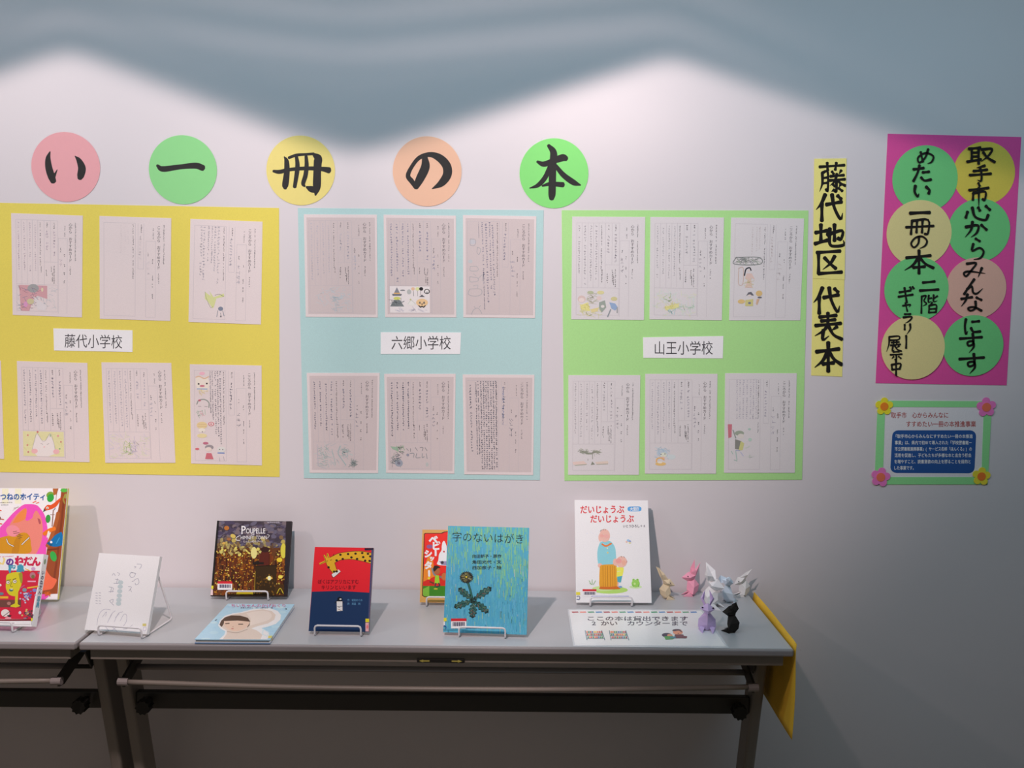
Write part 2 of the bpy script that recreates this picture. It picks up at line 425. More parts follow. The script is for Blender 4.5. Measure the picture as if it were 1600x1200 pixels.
BIG = {
'い': ((0, 180, 3.3333), [("262,190,6 252,225,26 255,270,36 268,315,38 280,345,30", 0), ("282,320,18 300,283,3", 0), ("392,213,4 412,235,26 428,275,40 422,312,38 417,328,26", 0)]),
'一': ((0, 180, 3.3333), [("820,262,14 850,280,30 940,269,26 1020,263,32 1058,275,32", 0)]),
'冊': ((420, 200, 9.23), [("225,415,16 258,480,66 262,640,84 240,820,92 238,870,50", 0), ("290,430,40 400,392,44 540,380,38 650,372,40", 0),
      ("660,390,60 708,430,110 716,480,118", 0), ("710,470,118 700,640,112 694,850,112 675,970,24", 0), ("690,900,80 610,880,90 545,850,30", 0),
      ("400,410,46 415,520,64 408,640,66 375,850,54", 0), ("540,410,46 548,540,62 532,680,66 498,800,60 520,840,30", 0),
      ("70,622,40 160,632,60 300,600,52 540,582,56 760,590,64 870,610,92", 0)]),
'の': ((400, 180, 3.3333), [("880,222,30 882,270,46 855,330,44 832,375,30", 0), ("832,378,16 812,345,26 792,315,24 812,268,20 850,222,22 905,205,26 955,222,40 992,262,46 996,310,46 965,355,36 918,383,5", 0)]),
'本': ((800, 180, 3.3333), [("190,158,18 216,195,36 212,260,38", 0), ("212,250,38 210,340,38 208,410,38 206,435,26", 0), ("132,242,14 165,255,28 210,240,30 262,222,38 282,226,28", 0),
      ("196,270,22 172,325,26 135,365,22 92,380,5", 0), ("226,262,20 268,312,28 320,350,30 356,364,8", 0), ("158,368,10 200,358,22 265,362,28", 0)]),
}
for ch, cx, cy, rx, ry, c, lab in ROUND:
    o3 = wallpt(cx, cy)
    e = empty('letter_disc', o3, label=lab, cat='sign', group='round letter signs above the posters')
    R_ = (rx+ry)/2/534
    n = 56
    ring = lambda r, y: [(r*math.cos(2*math.pi*i/n), y, r*math.sin(2*math.pi*i/n)) for i in range(n)]
    b = MB(); b.prism(ring(R_, -.0016), (0, .0010, 0), rgb(c, ALB)); b.build('card', PAPER, e)
    q = [(cx-rx, cy-ry), (cx+rx, cy-ry), (cx+rx, cy+ry), (cx-rx, cy+ry)]
    sf = quadsurf([wallpt(*p)-Vector((0, .0016, 0))-o3 for p in q])
    a = Art(q, sf, base=1e-4); a.z = BIG[ch][0]
    if ch == 'い':
        for s_, _ in BIG[ch][1][:2]: a.stroke(s_, 1, INK)
        a.flush('brush_stroke', PAPER, e)
        a.stroke(BIG[ch][1][2][0], 1, INK); a.build('brush_stroke', PAPER, e)
    else:
        for s_, _ in BIG[ch][1]: a.stroke(s_, 1, INK)
        a.build('brush_letter', PAPER, e)
    MB().prism(ring(R_*1.035, -.0026), (0, .0003, 0)).build('laminate', FILM, e)

# ------------------------------------------------------------------ display sheets with review cards
PENCIL = (120, 120, 128)
def card_print(a, A, kind, ink, dens, rnd, inner):
    """vertical printed form; A maps card fractions to photo pixels"""
    ln = (178, 172, 176)
    def vl(u, v0, v1, c=ln, wd=.35):
        a.stroke([A(u, v0), A(u, v1)], wd, c, same=True, cap=False)
    def hl(v, u0, u1, c=ln): a.stroke([A(u0, v), A(u1, v)], .35, c, same=True, cap=False)
    if inner:
        pts = [A(*p) for p in ((.035, .03), (.972, .03), (.972, .972), (.035, .972))]
        a.poly(pts, (196, 184, 182))
    a.up()
    dk = (92, 88, 94)
    s0 = A(.90, .07); s1 = A(.90, .45)
    a.scrib(*s0, *s1, 26, dk, rnd, .45)
    t = '心から　おすすめカード' if kind == 'A' else 'こころから　おすすめカード'
    v1 = .46 if kind == 'A' else .5
    p0 = A(.80, .075); p1 = A(.85, v1); n = len(t)
    a.up()
    for i, chh in enumerate(t):
        if chh == '　': continue
        x, y = A(.803, .075+(v1-.075)*i/n); x2, y2 = A(.855, .075+(v1-.075)*(i+1)/n)
        if chh == 'ー': a.rect((x+x2)/2-.4, y+.5, (x+x2)/2+.5, y2-.5, (84, 80, 86), True)
        else: a.gl(chh, x, y, x2-x, y2-y, (84, 80, 86), .004)
    a.scrib(*A(.83, v1+.04), *A(.83, v1+.14), 6, dk, rnd, .4)
    a.scrib(*A(.75, .10), *A(.75, .21), 8, dk, rnd, .4)
    if kind == 'A':
        for v in (.38, .48, .56, .64): a.scrib(*A(.745, v), *A(.745, v+.03), 2, dk, rnd, .5)
        a.scrib(*A(.69, .32), *A(.69, .37), 3, dk, rnd, .5); a.scrib(*A(.69, .39), *A(.69, .54), 4, ink, rnd, .5)
        for u in (.385, .46, .53): a.scrib(*A(u+.03, .51), *A(u+.03, .51+rnd.uniform(.05, .14)), 7, dk, rnd, .5)
        a.scrib(*A(.60, .50), *A(.60, .68), 12, dk, rnd, .45)
        a.scrib(*A(.575, .57), *A(.575, .66), 9, (50, 48, 52), rnd, .6)
        a.scrib(*A(.60, .075), *A(.60, .14), 4, dk, rnd, .5); a.scrib(*A(.50, .075), *A(.50, .13), 3, dk, rnd, .5)
        a.scrib(*A(.60, .16), *A(.60, .44), 10, ink, rnd, .6); a.scrib(*A(.50, .15), *A(.50, .36), 7, ink, rnd, .6)
        a.scrib(*A(.405, .08), *A(.405, .52), 26, dk, rnd, .4)
        vl(.65, .06, .68); vl(.55, .06, .46); vl(.46, .06, .69); vl(.37, .06, .68)
        for u in (.295, .22, .14, .065): vl(u, .06, .69)
        hl(.06, .065, .65); hl(.465, .46, .65); hl(.69, .065, .65); hl(.955, .065, .65); vl(.065, .69, .955); vl(.65, .69, .955)
        vl(.785, .23, .97); vl(.66, .23, .97); hl(.23, .66, .785)
        cols = (.335, .26, .18, .10)
        for i, u in enumerate(cols):
            a.scrib(*A(u, .08), *A(u, rnd.uniform(.55, .67)), 22, ink, rnd, dens)
    else:
        for v in (.40, .56, .64, .74): a.scrib(*A(.745, v), *A(.745, v+.05), 4, dk, rnd, .5)
        a.scrib(*A(.68, .34), *A(.68, .38), 3, dk, rnd, .5); a.scrib(*A(.68, .42), *A(.68, .62), 4, ink, rnd, .5)
        a.scrib(*A(.585, .07), *A(.585, .15), 5, dk, rnd, .5); a.scrib(*A(.575, .17), *A(.565, .44), 9, ink, rnd, .6)
        a.scrib(*A(.47, .07), *A(.47, .60), 34, dk, rnd, .42)
        vl(.785, .23, .97); vl(.65, .23, .97); hl(.23, .65, .785); hl(.97, .65, .785)
        vl(.62, .06, .5); vl(.54, .06, .5); hl(.5, .54, .62)
        vl(.50, .06, .965); vl(.06, .06, .965); hl(.06, .06, .5); hl(.965, .06, .5)

def D(a, A, U, items):
    """little crayon drawing: items are (kind, fractions..., colour)"""
    pale = lambda q: tuple(int(v+(206-v)*.34) for v in q)
    for it in items:
        k = it[0]
        if k == 'c': it = it[:6]+((tuple(pale(q) for q in it[6]) if isinstance(it[6][0], tuple) else pale(it[6])),)+it[7:]
        else: it = it[:-1]+(pale(it[-1]) if sum(it[-1]) > 160 or k == 'p' else it[-1],)
        if k == 'e':
            _, u, v, ru, rv, c = it; x, y = A(u, v); a.ell(x, y, ru*U, rv*U, c)
        elif k == 's':
            _, pts, wd, c = it; a.stroke([A(*p) for p in pts], wd, c)
        elif k == 'p':
            _, pts, c = it; a.poly([A(*p) for p in pts], c)
        elif k == 'c':      # crayon scribble patch
            _, u0, v0, u1, v1, n, c, sd = it; r = random.Random(sd)
            a.up()
            for i in range(n):
                u = r.uniform(u0, u1); v = r.uniform(v0, v1); an = r.uniform(-.6, .6)+(1.2 if r.random() < .4 else 0)
                l = r.uniform(.015, .05)
                p = A(u-l*math.cos(an), v-l*.7*math.sin(an)); q = A(u+l*math.cos(an), v+l*.7*math.sin(an))
                cc = c[i % len(c)] if isinstance(c[0], tuple) else c
                if i % 8 == 0: a.up()
                a.stroke([p, q], .55, cc, same=True, cap=False)
DRAW = {
 'opera': [('c', .07, .72, .62, .94, 90, ((190, 190, 190), (165, 168, 175), (200, 195, 190)), 1), ('p', ((.10, .70), (.50, .70), (.50, .83), (.36, .80), (.30, .84), (.24, .955), (.12, .955)), (196, 128, 134)),
           ('e', .30, .73, .08, .06, (128, 130, 128)), ('c', .10, .72, .45, .94, 40, ((90, 80, 110), (120, 60, 70), (80, 90, 120)), 2), ('p', ((.28, .80), (.50, .90), (.47, .95), (.36, .94), (.34, .85)), (215, 205, 205)),
           ('e', .26, .86, .05, .04, (190, 180, 120)), ('e', .19, .89, .03, .04, (205, 120, 175)), ('e', .43, .74, .015, .03, (215, 200, 150))],
 'none': [],
 'giraffe': [('p', ((.22, .70), (.30, .74), (.28, .69), (.34, .75), (.48, .71), (.49, .74), (.38, .76), (.35, .84), (.33, .86), (.26, .79), (.22, .77)), (200, 206, 116)), ('s', ((.36, .73), (.42, .72), (.48, .74)), .7, (80, 85, 50)), ('s', ((.22, .70), (.24, .76), (.30, .85), (.33, .84)), .6, (110, 120, 70)),
             ('e', .44, .86, .035, .03, (80, 92, 115)), ('s', ((.40, .88), (.39, .94)), 1, (90, 100, 115)), ('s', ((.47, .88), (.49, .93)), 1, (90, 100, 115)), ('e', .445, .935, .012, .012, (60, 55, 60)), ('s', ((.44, .9), (.45, .94)), .6, (80, 80, 90))],
 'cat': [('p', ((.06, .70), (.64, .70), (.64, .95), (.06, .95)), (222, 218, 140)), ('c', .08, .72, .62, .93, 60, ((205, 205, 110), (235, 225, 160)), 3), ('p', ((.18, .90), (.22, .80), (.26, .72), (.33, .79), (.38, .79), (.45, .72), (.50, .82), (.52, .92), (.42, .95), (.26, .95)), (232, 224, 218)),
         ('s', ((.18, .90), (.22, .80), (.26, .72), (.33, .79), (.38, .79), (.45, .72), (.50, .82), (.52, .92)), .6, (150, 145, 140)), ('e', .22, .90, .045, .035, (235, 165, 165)), ('e', .53, .90, .045, .035, (235, 165, 165)), ('s', ((.31, .82), (.34, .83)), .6, (120, 110, 110)), ('s', ((.40, .83), (.43, .82)), .6, (120, 110, 110)), ('e', .36, .855, .012, .01, (235, 170, 170)),
         ('e', .13, .74, .012, .012, (205, 90, 90)), ('e', .12, .84, .012, .012, (205, 80, 80)), ('e', .13, .91, .012, .012, (190, 70, 80)), ('e', .56, .74, .014, .014, (225, 120, 130)), ('e', .27, .705, .014, .014, (190, 60, 60)), ('e', .60, .80, .012, .012, (200, 90, 80)), ('e', .45, .74, .008, .02, (110, 160, 90)), ('e', .58, .87, .012, .012, (120, 160, 100))],
 'meadow': [('c', .08, .71, .62, .95, 120, ((205, 195, 195), (212, 215, 175), (200, 205, 160), (195, 185, 205)), 4), ('c', .27, .80, .38, .92, 26, ((160, 190, 90), (190, 205, 90), (130, 170, 110)), 5), ('c', .36, .75, .46, .90, 20, ((170, 160, 190), (185, 180, 200)), 6)],
 'faces': [('e', .17, .09, .04, .022, (240, 160, 180)), ('p', ((.08, .13), (.13, .12), (.17, .14), (.24, .12), (.27, .17), (.26, .25), (.18, .27), (.10, .25), (.08, .2)), (236, 222, 200)), ('s', ((.08, .13), (.13, .12), (.2, .14), (.26, .12)), 1.6, (215, 160, 110)), ('e', .12, .195, .012, .012, (50, 45, 45)), ('e', .235, .19, .012, .012, (50, 45, 45)), ('e', .17, .215, .035, .014, (190, 70, 90)), ('s', ((.1, .245), (.24, .245)), 1.8, (120, 150, 190)), ('c', .12, .26, .24, .31, 12, (215, 190, 110), 7),
           ('s', ((.09, .40), (.12, .36), (.20, .35), (.26, .38), (.26, .43)), 1.6, (110, 120, 110)), ('e', .13, .36, .02, .014, (175, 60, 80)), ('s', ((.11, .42), (.15, .42)), .8, (140, 130, 130)), ('s', ((.2, .42), (.24, .42)), .8, (140, 130, 130)), ('c', .1, .47, .22, .51, 12, ((225, 150, 160), (120, 160, 130)), 8),
           ('e', .16, .61, .075, .05, (226, 196, 120)), ('s', ((.1, .60), (.22, .60)), .6, (190, 140, 80)), ('s', ((.1, .62), (.22, .62)), .6, (190, 140, 80)), ('e', .16, .66, .05, .03, (236, 226, 205)), ('e', .165, .675, .008, .008, (70, 60, 60)), ('e', .16, .715, .07, .03, (226, 206, 130)), ('e', .29, .595, .042, .03, (200, 80, 90)), ('e', .29, .595, .028, .02, (236, 220, 215)), ('e', .29, .595, .014, .01, (190, 60, 70)),
           ('e', .21, .79, .04, .018, (170, 60, 90)), ('e', .26, .83, .06, .035, (120, 110, 115)), ('e', .25, .85, .045, .03, (225, 205, 190)), ('p', ((.22, .89), (.29, .89), (.32, .95), (.20, .95)), (190, 60, 75)), ('e', .09, .85, .03, .016, (205, 70, 80)), ('e', .43, .85, .06, .04, (215, 215, 205)), ('s', ((.38, .885), (.47, .885)), 1.6, (70, 110, 190)), ('s', ((.40, .93), (.41, .97)), .6, (130, 130, 140)), ('s', ((.46, .92), (.47, .96)), .6, (130, 130, 140)), ('e', .405, .85, .008, .008, (60, 60, 60)), ('e', .45, .85, .008, .008, (60, 60, 60))],
 'faint': [('c', .18, .73, .38, .90, 22, (172, 186, 192), 9), ('c', .35, .70, .62, .94, 46, (172, 186, 192), 10), ('c', .38, .80, .5, .93, 20, (140, 165, 172), 11)],
 'party': [('p', ((.07, .695), (.63, .695), (.63, .955), (.07, .955)), (226, 218, 214)), ('p', ((.12, .775), (.17, .705), (.22, .775)), (90, 95, 105)), ('p', ((.10, .77), (.24, .77), (.23, .79), (.11, .79)), (70, 72, 80)), ('s', ((.13, .765), (.21, .765)), 1.6, (230, 160, 60)), ('e', .17, .815, .05, .022, (195, 200, 60)), ('p', ((.13, .83), (.21, .83), (.27, .895), (.07, .895)), (75, 85, 85)), ('c', .1, .83, .24, .89, 20, (40, 50, 55), 12),
           ('e', .25, .735, .035, .01, (85, 90, 95)), ('e', .34, .75, .03, .035, (160, 165, 160)), ('e', .395, .72, .025, .022, (225, 170, 120)), ('s', ((.4, .74), (.405, .79)), .8, (90, 85, 85)), ('e', .46, .72, .03, .024, (215, 220, 130)), ('s', ((.46, .74), (.46, .79)), .6, (120, 120, 110)), ('e', .51, .72, .028, .024, (35, 35, 38)), ('s', ((.505, .74), (.5, .78)), .6, (60, 60, 60)), ('e', .59, .745, .04, .035, (40, 42, 45)), ('e', .59, .745, .028, .026, (225, 220, 215)), ('e', .59, .755, .012, .012, (110, 110, 110)),
           ('e', .37, .86, .055, .035, (228, 225, 216)), ('s', ((.32, .87), (.37, .835), (.43, .87)), .5, (150, 160, 150)), ('e', .36, .825, .012, .012, (170, 175, 90)), ('e', .52, .855, .082, .055, (230, 180, 110)), ('p', ((.48, .80), (.52, .775), (.56, .80)), (45, 45, 50)), ('p', ((.475, .865), (.49, .84), (.505, .865)), (35, 35, 35)), ('p', ((.53, .865), (.55, .84), (.565, .865)), (35, 35, 35)), ('e', .52, .87, .01, .008, (40, 40, 40)), ('s', ((.475, .885), (.50, .90), (.52, .89), (.54, .90), (.565, .885)), 1.6, (35, 35, 38)), ('c', .12, .92, .6, .94, 14, (165, 165, 185), 13)],
 'vine': [('c', .09, .70, .6, .95, 60, ((165, 185, 180), (150, 165, 170)), 14), ('c', .15, .75, .26, .93, 26, (115, 150, 145), 15), ('s', ((.33, .76), (.36, .85), (.38, .92)), 1.0, (140, 165, 160)), ('s', ((.45, .73), (.42, .8), (.47, .86), (.53, .92)), 1.6, (135, 160, 158)), ('c', .48, .75, .57, .84, 24, (125, 155, 150), 16), ('c', .60, .87, .67, .93, 26, (95, 115, 112), 17), ('s', ((.12, .71), (.13, .93)), 1.1, (165, 160, 170))],
 'fish': [('c', .08, .82, .2, .93, 34, ((60, 66, 76), (120, 130, 150), (90, 110, 90)), 18), ('p', ((.07, .73), (.17, .735), (.19, .78), (.10, .76)), (120, 160, 125)), ('c', .16, .73, .26, .80, 22, ((60, 70, 66), (90, 150, 90)), 19), ('e', .19, .90, .055, .05, (120, 130, 145)), ('e', .19, .90, .02, .02, (70, 66, 90)), ('c', .14, .8, .2, .88, 14, (70, 80, 84), 20),
          ('s', ((.30, .75), (.33, .77)), .9, (95, 98, 100)), ('s', ((.36, .75), (.36, .78)), .9, (95, 98, 100)), ('s', ((.43, .74), (.46, .77)), .9, (95, 98, 100)), ('s', ((.50, .74), (.54, .74), (.53, .77)), .9, (95, 98, 100)), ('s', ((.57, .74), (.60, .77)), .9, (95, 98, 100)),
          ('s', ((.35, .80), (.41, .80), (.40, .84)), 1.1, (120, 122, 126)), ('s', ((.45, .80), (.44, .84), (.50, .84)), 1.1, (120, 122, 126)), ('s', ((.53, .80), (.53, .84), (.56, .83)), 1.1, (120, 122, 126)), ('s', ((.59, .80), (.60, .85)), 1.1, (120, 122, 126)), ('e', .32, .815, .02, .02, (110, 112, 130)), ('e', .60, .91, .02, .03, (165, 170, 165))],
 'shop': [('e', .13, .26, .04, .035, (176, 176, 182)), ('s', ((.10, .23), (.17, .24), (.16, .29), (.10, .29), (.10, .23)), .7, (130, 130, 138)), ('s', ((.2, .31), (.24, .33), (.22, .38), (.19, .36), (.2, .31)), .7, (135, 135, 140)), ('e', .10, .45, .03, .025, (172, 176, 178)), ('s', ((.10, .50), (.19, .50), (.20, .54), (.10, .54), (.10, .5)), .7, (140, 145, 148)), ('s', ((.09, .60), (.10, .65), (.20, .64), (.20, .61), (.09, .60)), .7, (140, 140, 146)), ('s', ((.14, .57), (.18, .59)), .7, (150, 150, 155)),
          ('s', ((.20, .62), (.27, .58), (.26, .64)), .7, (150, 150, 155)), ('s', ((.09, .72), (.24, .72), (.25, .77), (.16, .79), (.07, .77), (.09, .72)), .7, (135, 135, 142)), ('s', ((.14, .69), (.2, .68), (.2, .71)), .7, (150, 150, 155)), ('s', ((.11, .97), (.15, .92), (.21, .91), (.26, .96)), .7, (130, 132, 138)), ('s', ((.15, .89), (.17, .91)), .7, (140, 140, 145)), ('s', ((.22, .90), (.24, .88)), .7, (140, 140, 145))],
 'dense': [],
 'heroes': [('e', .14, .80, .055, .05, (205, 175, 165)), ('e', .14, .81, .04, .03, (226, 205, 195)), ('p', ((.12, .86), (.23, .83), (.26, .92), (.15, .91)), (224, 216, 110)), ('c', .13, .85, .25, .92, 16, (210, 200, 80), 21), ('e', .26, .735, .045, .022, (160, 170, 120)), ('c', .22, .74, .34, .85, 30, ((150, 155, 120), (175, 170, 140)), 22), ('e', .40, .735, .05, .025, (210, 200, 120)), ('e', .38, .79, .035, .03, (216, 190, 180)), ('p', ((.26, .90), (.38, .88), (.36, .92), (.28, .93)), (214, 195, 110)),
            ('p', ((.38, .83), (.46, .81), (.48, .88), (.42, .93), (.38, .90)), (120, 135, 120)), ('e', .43, .87, .025, .02, (214, 210, 200)), ('e', .585, .795, .045, .028, (195, 185, 110)), ('p', ((.52, .83), (.60, .84), (.64, .88), (.60, .91), (.55, .89)), (110, 145, 190)), ('s', ((.54, .90), (.50, .97)), 2, (110, 120, 125)), ('s', ((.63, .88), (.63, .93)), 1.8, (125, 130, 130)), ('c', .07, .9, .4, .97, 26, (205, 205, 130), 23)],
 'spring': [('c', .06, .72, .62, .96, 110, ((196, 214, 188), (212, 214, 170), (190, 214, 205)), 24), ('p', ((.21, .87), (.40, .84), (.41, .88), (.22, .91)), (220, 215, 120)), ('c', .2, .84, .42, .90, 22, (205, 200, 90), 25), ('c', .2, .77, .3, .82, 8, (150, 185, 110), 26), ('c', .4, .86, .6, .9, 14, (150, 195, 160), 27), ('c', .25, .91, .35, .94, 8, (130, 190, 190), 28)],
 'school': [('s', ((.08, .385), (.40, .385), (.41, .45), (.06, .45), (.08, .385)), 1.4, (90, 96, 92)), ('c', .09, .39, .39, .44, 60, ((90, 98, 92), (120, 140, 110), (75, 80, 82)), 29), ('s', ((.12, .49), (.18, .49), (.18, .64), (.12, .64), (.12, .49)), 1.0, (190, 150, 130)), ('s', ((.2, .56), (.22, .5), (.27, .485), (.29, .51)), 1.9, (40, 42, 50)), ('e', .26, .515, .018, .018, (222, 200, 190)), ('p', ((.23, .54), (.30, .54), (.35, .60), (.29, .58), (.31, .68), (.21, .68), (.25, .6), (.21, .59)), (214, 176, 160)), ('c', .22, .6, .31, .67, 14, (190, 180, 110), 30),
            ('p', ((.23, .76), (.26, .725), (.30, .72), (.34, .755), (.31, .755), (.27, .745)), (45, 45, 55)), ('e', .28, .755, .02, .014, (226, 205, 195)), ('e', .41, .735, .045, .04, (210, 165, 80)), ('e', .165, .815, .05, .03, (214, 170, 80)), ('p', ((.22, .80), (.33, .79), (.33, .86), (.22, .86)), (196, 186, 90)), ('e', .28, .83, .02, .016, (70, 80, 110)), ('e', .42, .775, .03, .012, (60, 60, 70)), ('p', ((.38, .79), (.42, .79), (.39, .85), (.37, .84)), (200, 150, 110))],
 'tree': [('e', .22, .77, .06, .018, (105, 110, 95)), ('e', .30, .785, .06, .014, (120, 125, 105)), ('e', .40, .77, .06, .014, (120, 125, 100)), ('s', ((.34, .78), (.345, .84)), 1.2, (120, 120, 105)), ('c', .16, .75, .44, .79, 30, ((90, 100, 75), (130, 135, 110)), 31), ('p', ((.06, .87), (.22, .86), (.27, .89), (.08, .90)), (222, 190, 175)), ('p', ((.38, .87), (.56, .86), (.57, .885), (.40, .89)), (214, 190, 170)), ('s', ((.10, .905), (.26, .895)), .8, (130, 140, 100)), ('s', ((.40, .895), (.56, .89)), .8, (140, 140, 110)), ('p', ((.32, .90), (.34, .865), (.38, .895)), (95, 100, 80)), ('s', ((.28, .84), (.28, .855)), .8, (110, 110, 105))],
 'chick': [('e', .24, .79, .075, .055, (170, 190, 205)), ('c', .16, .74, .32, .84, 30, ((130, 170, 195), (170, 200, 215)), 32), ('e', .26, .81, .045, .035, (214, 222, 196)), ('e', .225, .805, .008, .008, (50, 55, 60)), ('e', .28, .80, .008, .008, (50, 55, 60)), ('e', .25, .84, .03, .018, (226, 170, 150)), ('e', .37, .83, .06, .035, (198, 212, 212)), ('s', ((.16, .88), (.17, .85), (.22, .84), (.27, .86)), 2.2, (232, 165, 70)), ('e', .22, .90, .075, .026, (228, 175, 75)), ('e', .21, .885, .035, .014, (236, 226, 200))],
 'reader': [('p', ((.045, .51), (.105, .51), (.10, .64), (.055, .65)), (190, 70, 85)), ('s', ((.12, .57), (.14, .61), (.16, .65)), 2, (120, 130, 120)), ('e', .21, .60, .065, .035, (125, 140, 115)), ('e', .23, .63, .045, .035, (214, 205, 195)), ('p', ((.15, .66), (.24, .68), (.25, .77), (.15, .76)), (95, 95, 85)), ('p', ((.23, .68), (.28, .70), (.26, .77), (.2, .775)), (195, 195, 95)), ('s', ((.16, .775), (.22, .775)), 1.2, (110, 130, 180)), ('s', ((.16, .78), (.18, .87)), 1.6, (150, 180, 170)), ('s', ((.23, .79), (.27, .83)), 1.2, (160, 165, 200)), ('s', ((.10, .78), (.12, .81)), 1.2, (140, 180, 160)), ('s', ((.14, .87), (.18, .88)), 1.4, (140, 175, 160)), ('e', .36, .665, .026, .024, (165, 200, 180)), ('e', .35, .56, .02, .016, (150, 190, 170)), ('s', ((.3, .75), (.36, .73)), 1.2, (190, 205, 180)), ('c', .3, .82, .4, .84, 4, (190, 205, 190), 33)],
}
CARDS = {
 'yellow': [
  ([(-120,330),(-8,333),(-9,491),(-118,488)], 'A', PENCIL, .4, 'none', None),
  ([(18,333),(130,337),(128.5,496),(20.5,492)], 'A', (175, 160, 170), .4, 'opera', 'handwritten card with a dark red coloured drawing at lower left'),
  ([(156,337.5),(268,341),(266.5,501.5),(156.5,498)], 'B', (205, 195, 195), .35, 'none', 'card in faint pencil with no drawing'),
  ([(298,342),(410.5,346.5),(408,507),(295,503)], 'B', (150, 148, 158), .45, 'giraffe', 'card with small yellow giraffe and penguin drawings'),
  ([(-108,562),(2,563.5),(7,717),(-103,714)], 'A', PENCIL, .4, 'none', 'card cut off by the left edge of the photo'),
  ([(27,564),(137,567),(140.5,722),(31,719.5)], 'A', (135, 132, 145), .5, 'cat', 'card with a white cat face on yellow'),
  ([(159,566),(268,567),(274.5,723),(165,723)], 'A', (165, 160, 172), .45, 'meadow', 'card with a pale green crayon drawing'),
  ([(297,569),(409,571),(409.5,727),(299,724)], 'B', (110, 108, 120), .55, 'faces', 'card with a column of small coloured faces')],
 'blue': [
  ([(475,335),(589,335.5),(590.5,496),(478,495)], 'A', (175, 172, 182), .4, 'faint', 'card with a faint blue pencil drawing'),
  ([(599.5,335.5),(712.5,337),(713,496),(602,495.5)], 'A', (125, 125, 150), .5, 'party', 'card with witch and pumpkin drawings'),
  ([(723.5,336),(838,338),(836,497),(724,496)], 'B', (125, 125, 145), .5, 'shop', 'card with pencil outline sketches down the left'),
  ([(479.5,582.5),(593.5,582.5),(591,739),(484,738.5)], 'A', (112, 112, 128), .6, 'vine', 'card with a grey pencil drawing filling the bottom box'),
  ([(600.5,584),(712,584),(710,740),(603.5,738.5)], 'A', (95, 98, 115), .65, 'fish', 'card with drawn lettering and dark green figures'),
  ([(723,585),(835,585.5),(833,742),(725.5,741)], 'B', (80, 88, 105), .7, 'dense', 'card filled with dense dark handwriting')],
 'green': [
  ([(894,338.5),(1008,339),(1006,500),(892.5,499)], 'A', (140, 135, 142), .45, 'heroes', 'card with yellow and blue coloured figures'),
  ([(1016,339),(1131,340),(1127.6,500.4),(1014.5,499)], 'A', (160, 158, 162), .4, 'spring', 'card with a pale green and yellow scene'),
  ([(1142,340),(1256,341.5),(1250,500.5),(1139,500.5)], 'B', (190, 180, 178), .35, 'school', 'card with a blackboard and children drawn'),
  ([(888,586),(1000.3,586),(998,741.7),(887.5,741.7)], 'A', (165, 160, 165), .4, 'tree', 'card with a small watercolour tree'),
  ([(1008,584),(1120.8,584),(1118.5,740),(1007.5,740)], 'A', (155, 152, 162), .4, 'chick', 'card with a blue bird and orange shapes'),
  ([(1132.7,583),(1244.5,583),(1241.5,738.5),(1131,738.5)], 'B', (160, 155, 170), .4, 'reader', 'card with a red bar and a child figure')],
}
SHEETS = [
 ('yellow', [(-160,314),(436,325),(437,745),(-150,735)], (216, 202, 92), '藤代小学校', [(84,513),(207.5,516),(207.5,550),(85,547.5)],
  'large yellow paper sheet holding handwritten book review cards', (101, 192, 532)),
 ('blue', [(465.5,325),(849.5,328.5),(843.5,750),(475,747)], (170, 202, 200), '六郷小学校', [(595,519),(720.5,519.5),(719,553),(595,553)],
  'large pale blue paper sheet with six handwritten review cards', (611, 705, 535)),
 ('green', [(877.5,328.5),(1263,329),(1253,749.5),(882,751)], (164, 214, 138), '山王小学校', [(1004.5,527),(1130,525),(1129,560),(1005,559)],
  'large light green paper sheet with six handwritten review cards', (1021, 1114, 543)),
]
rnd = random.Random(7)
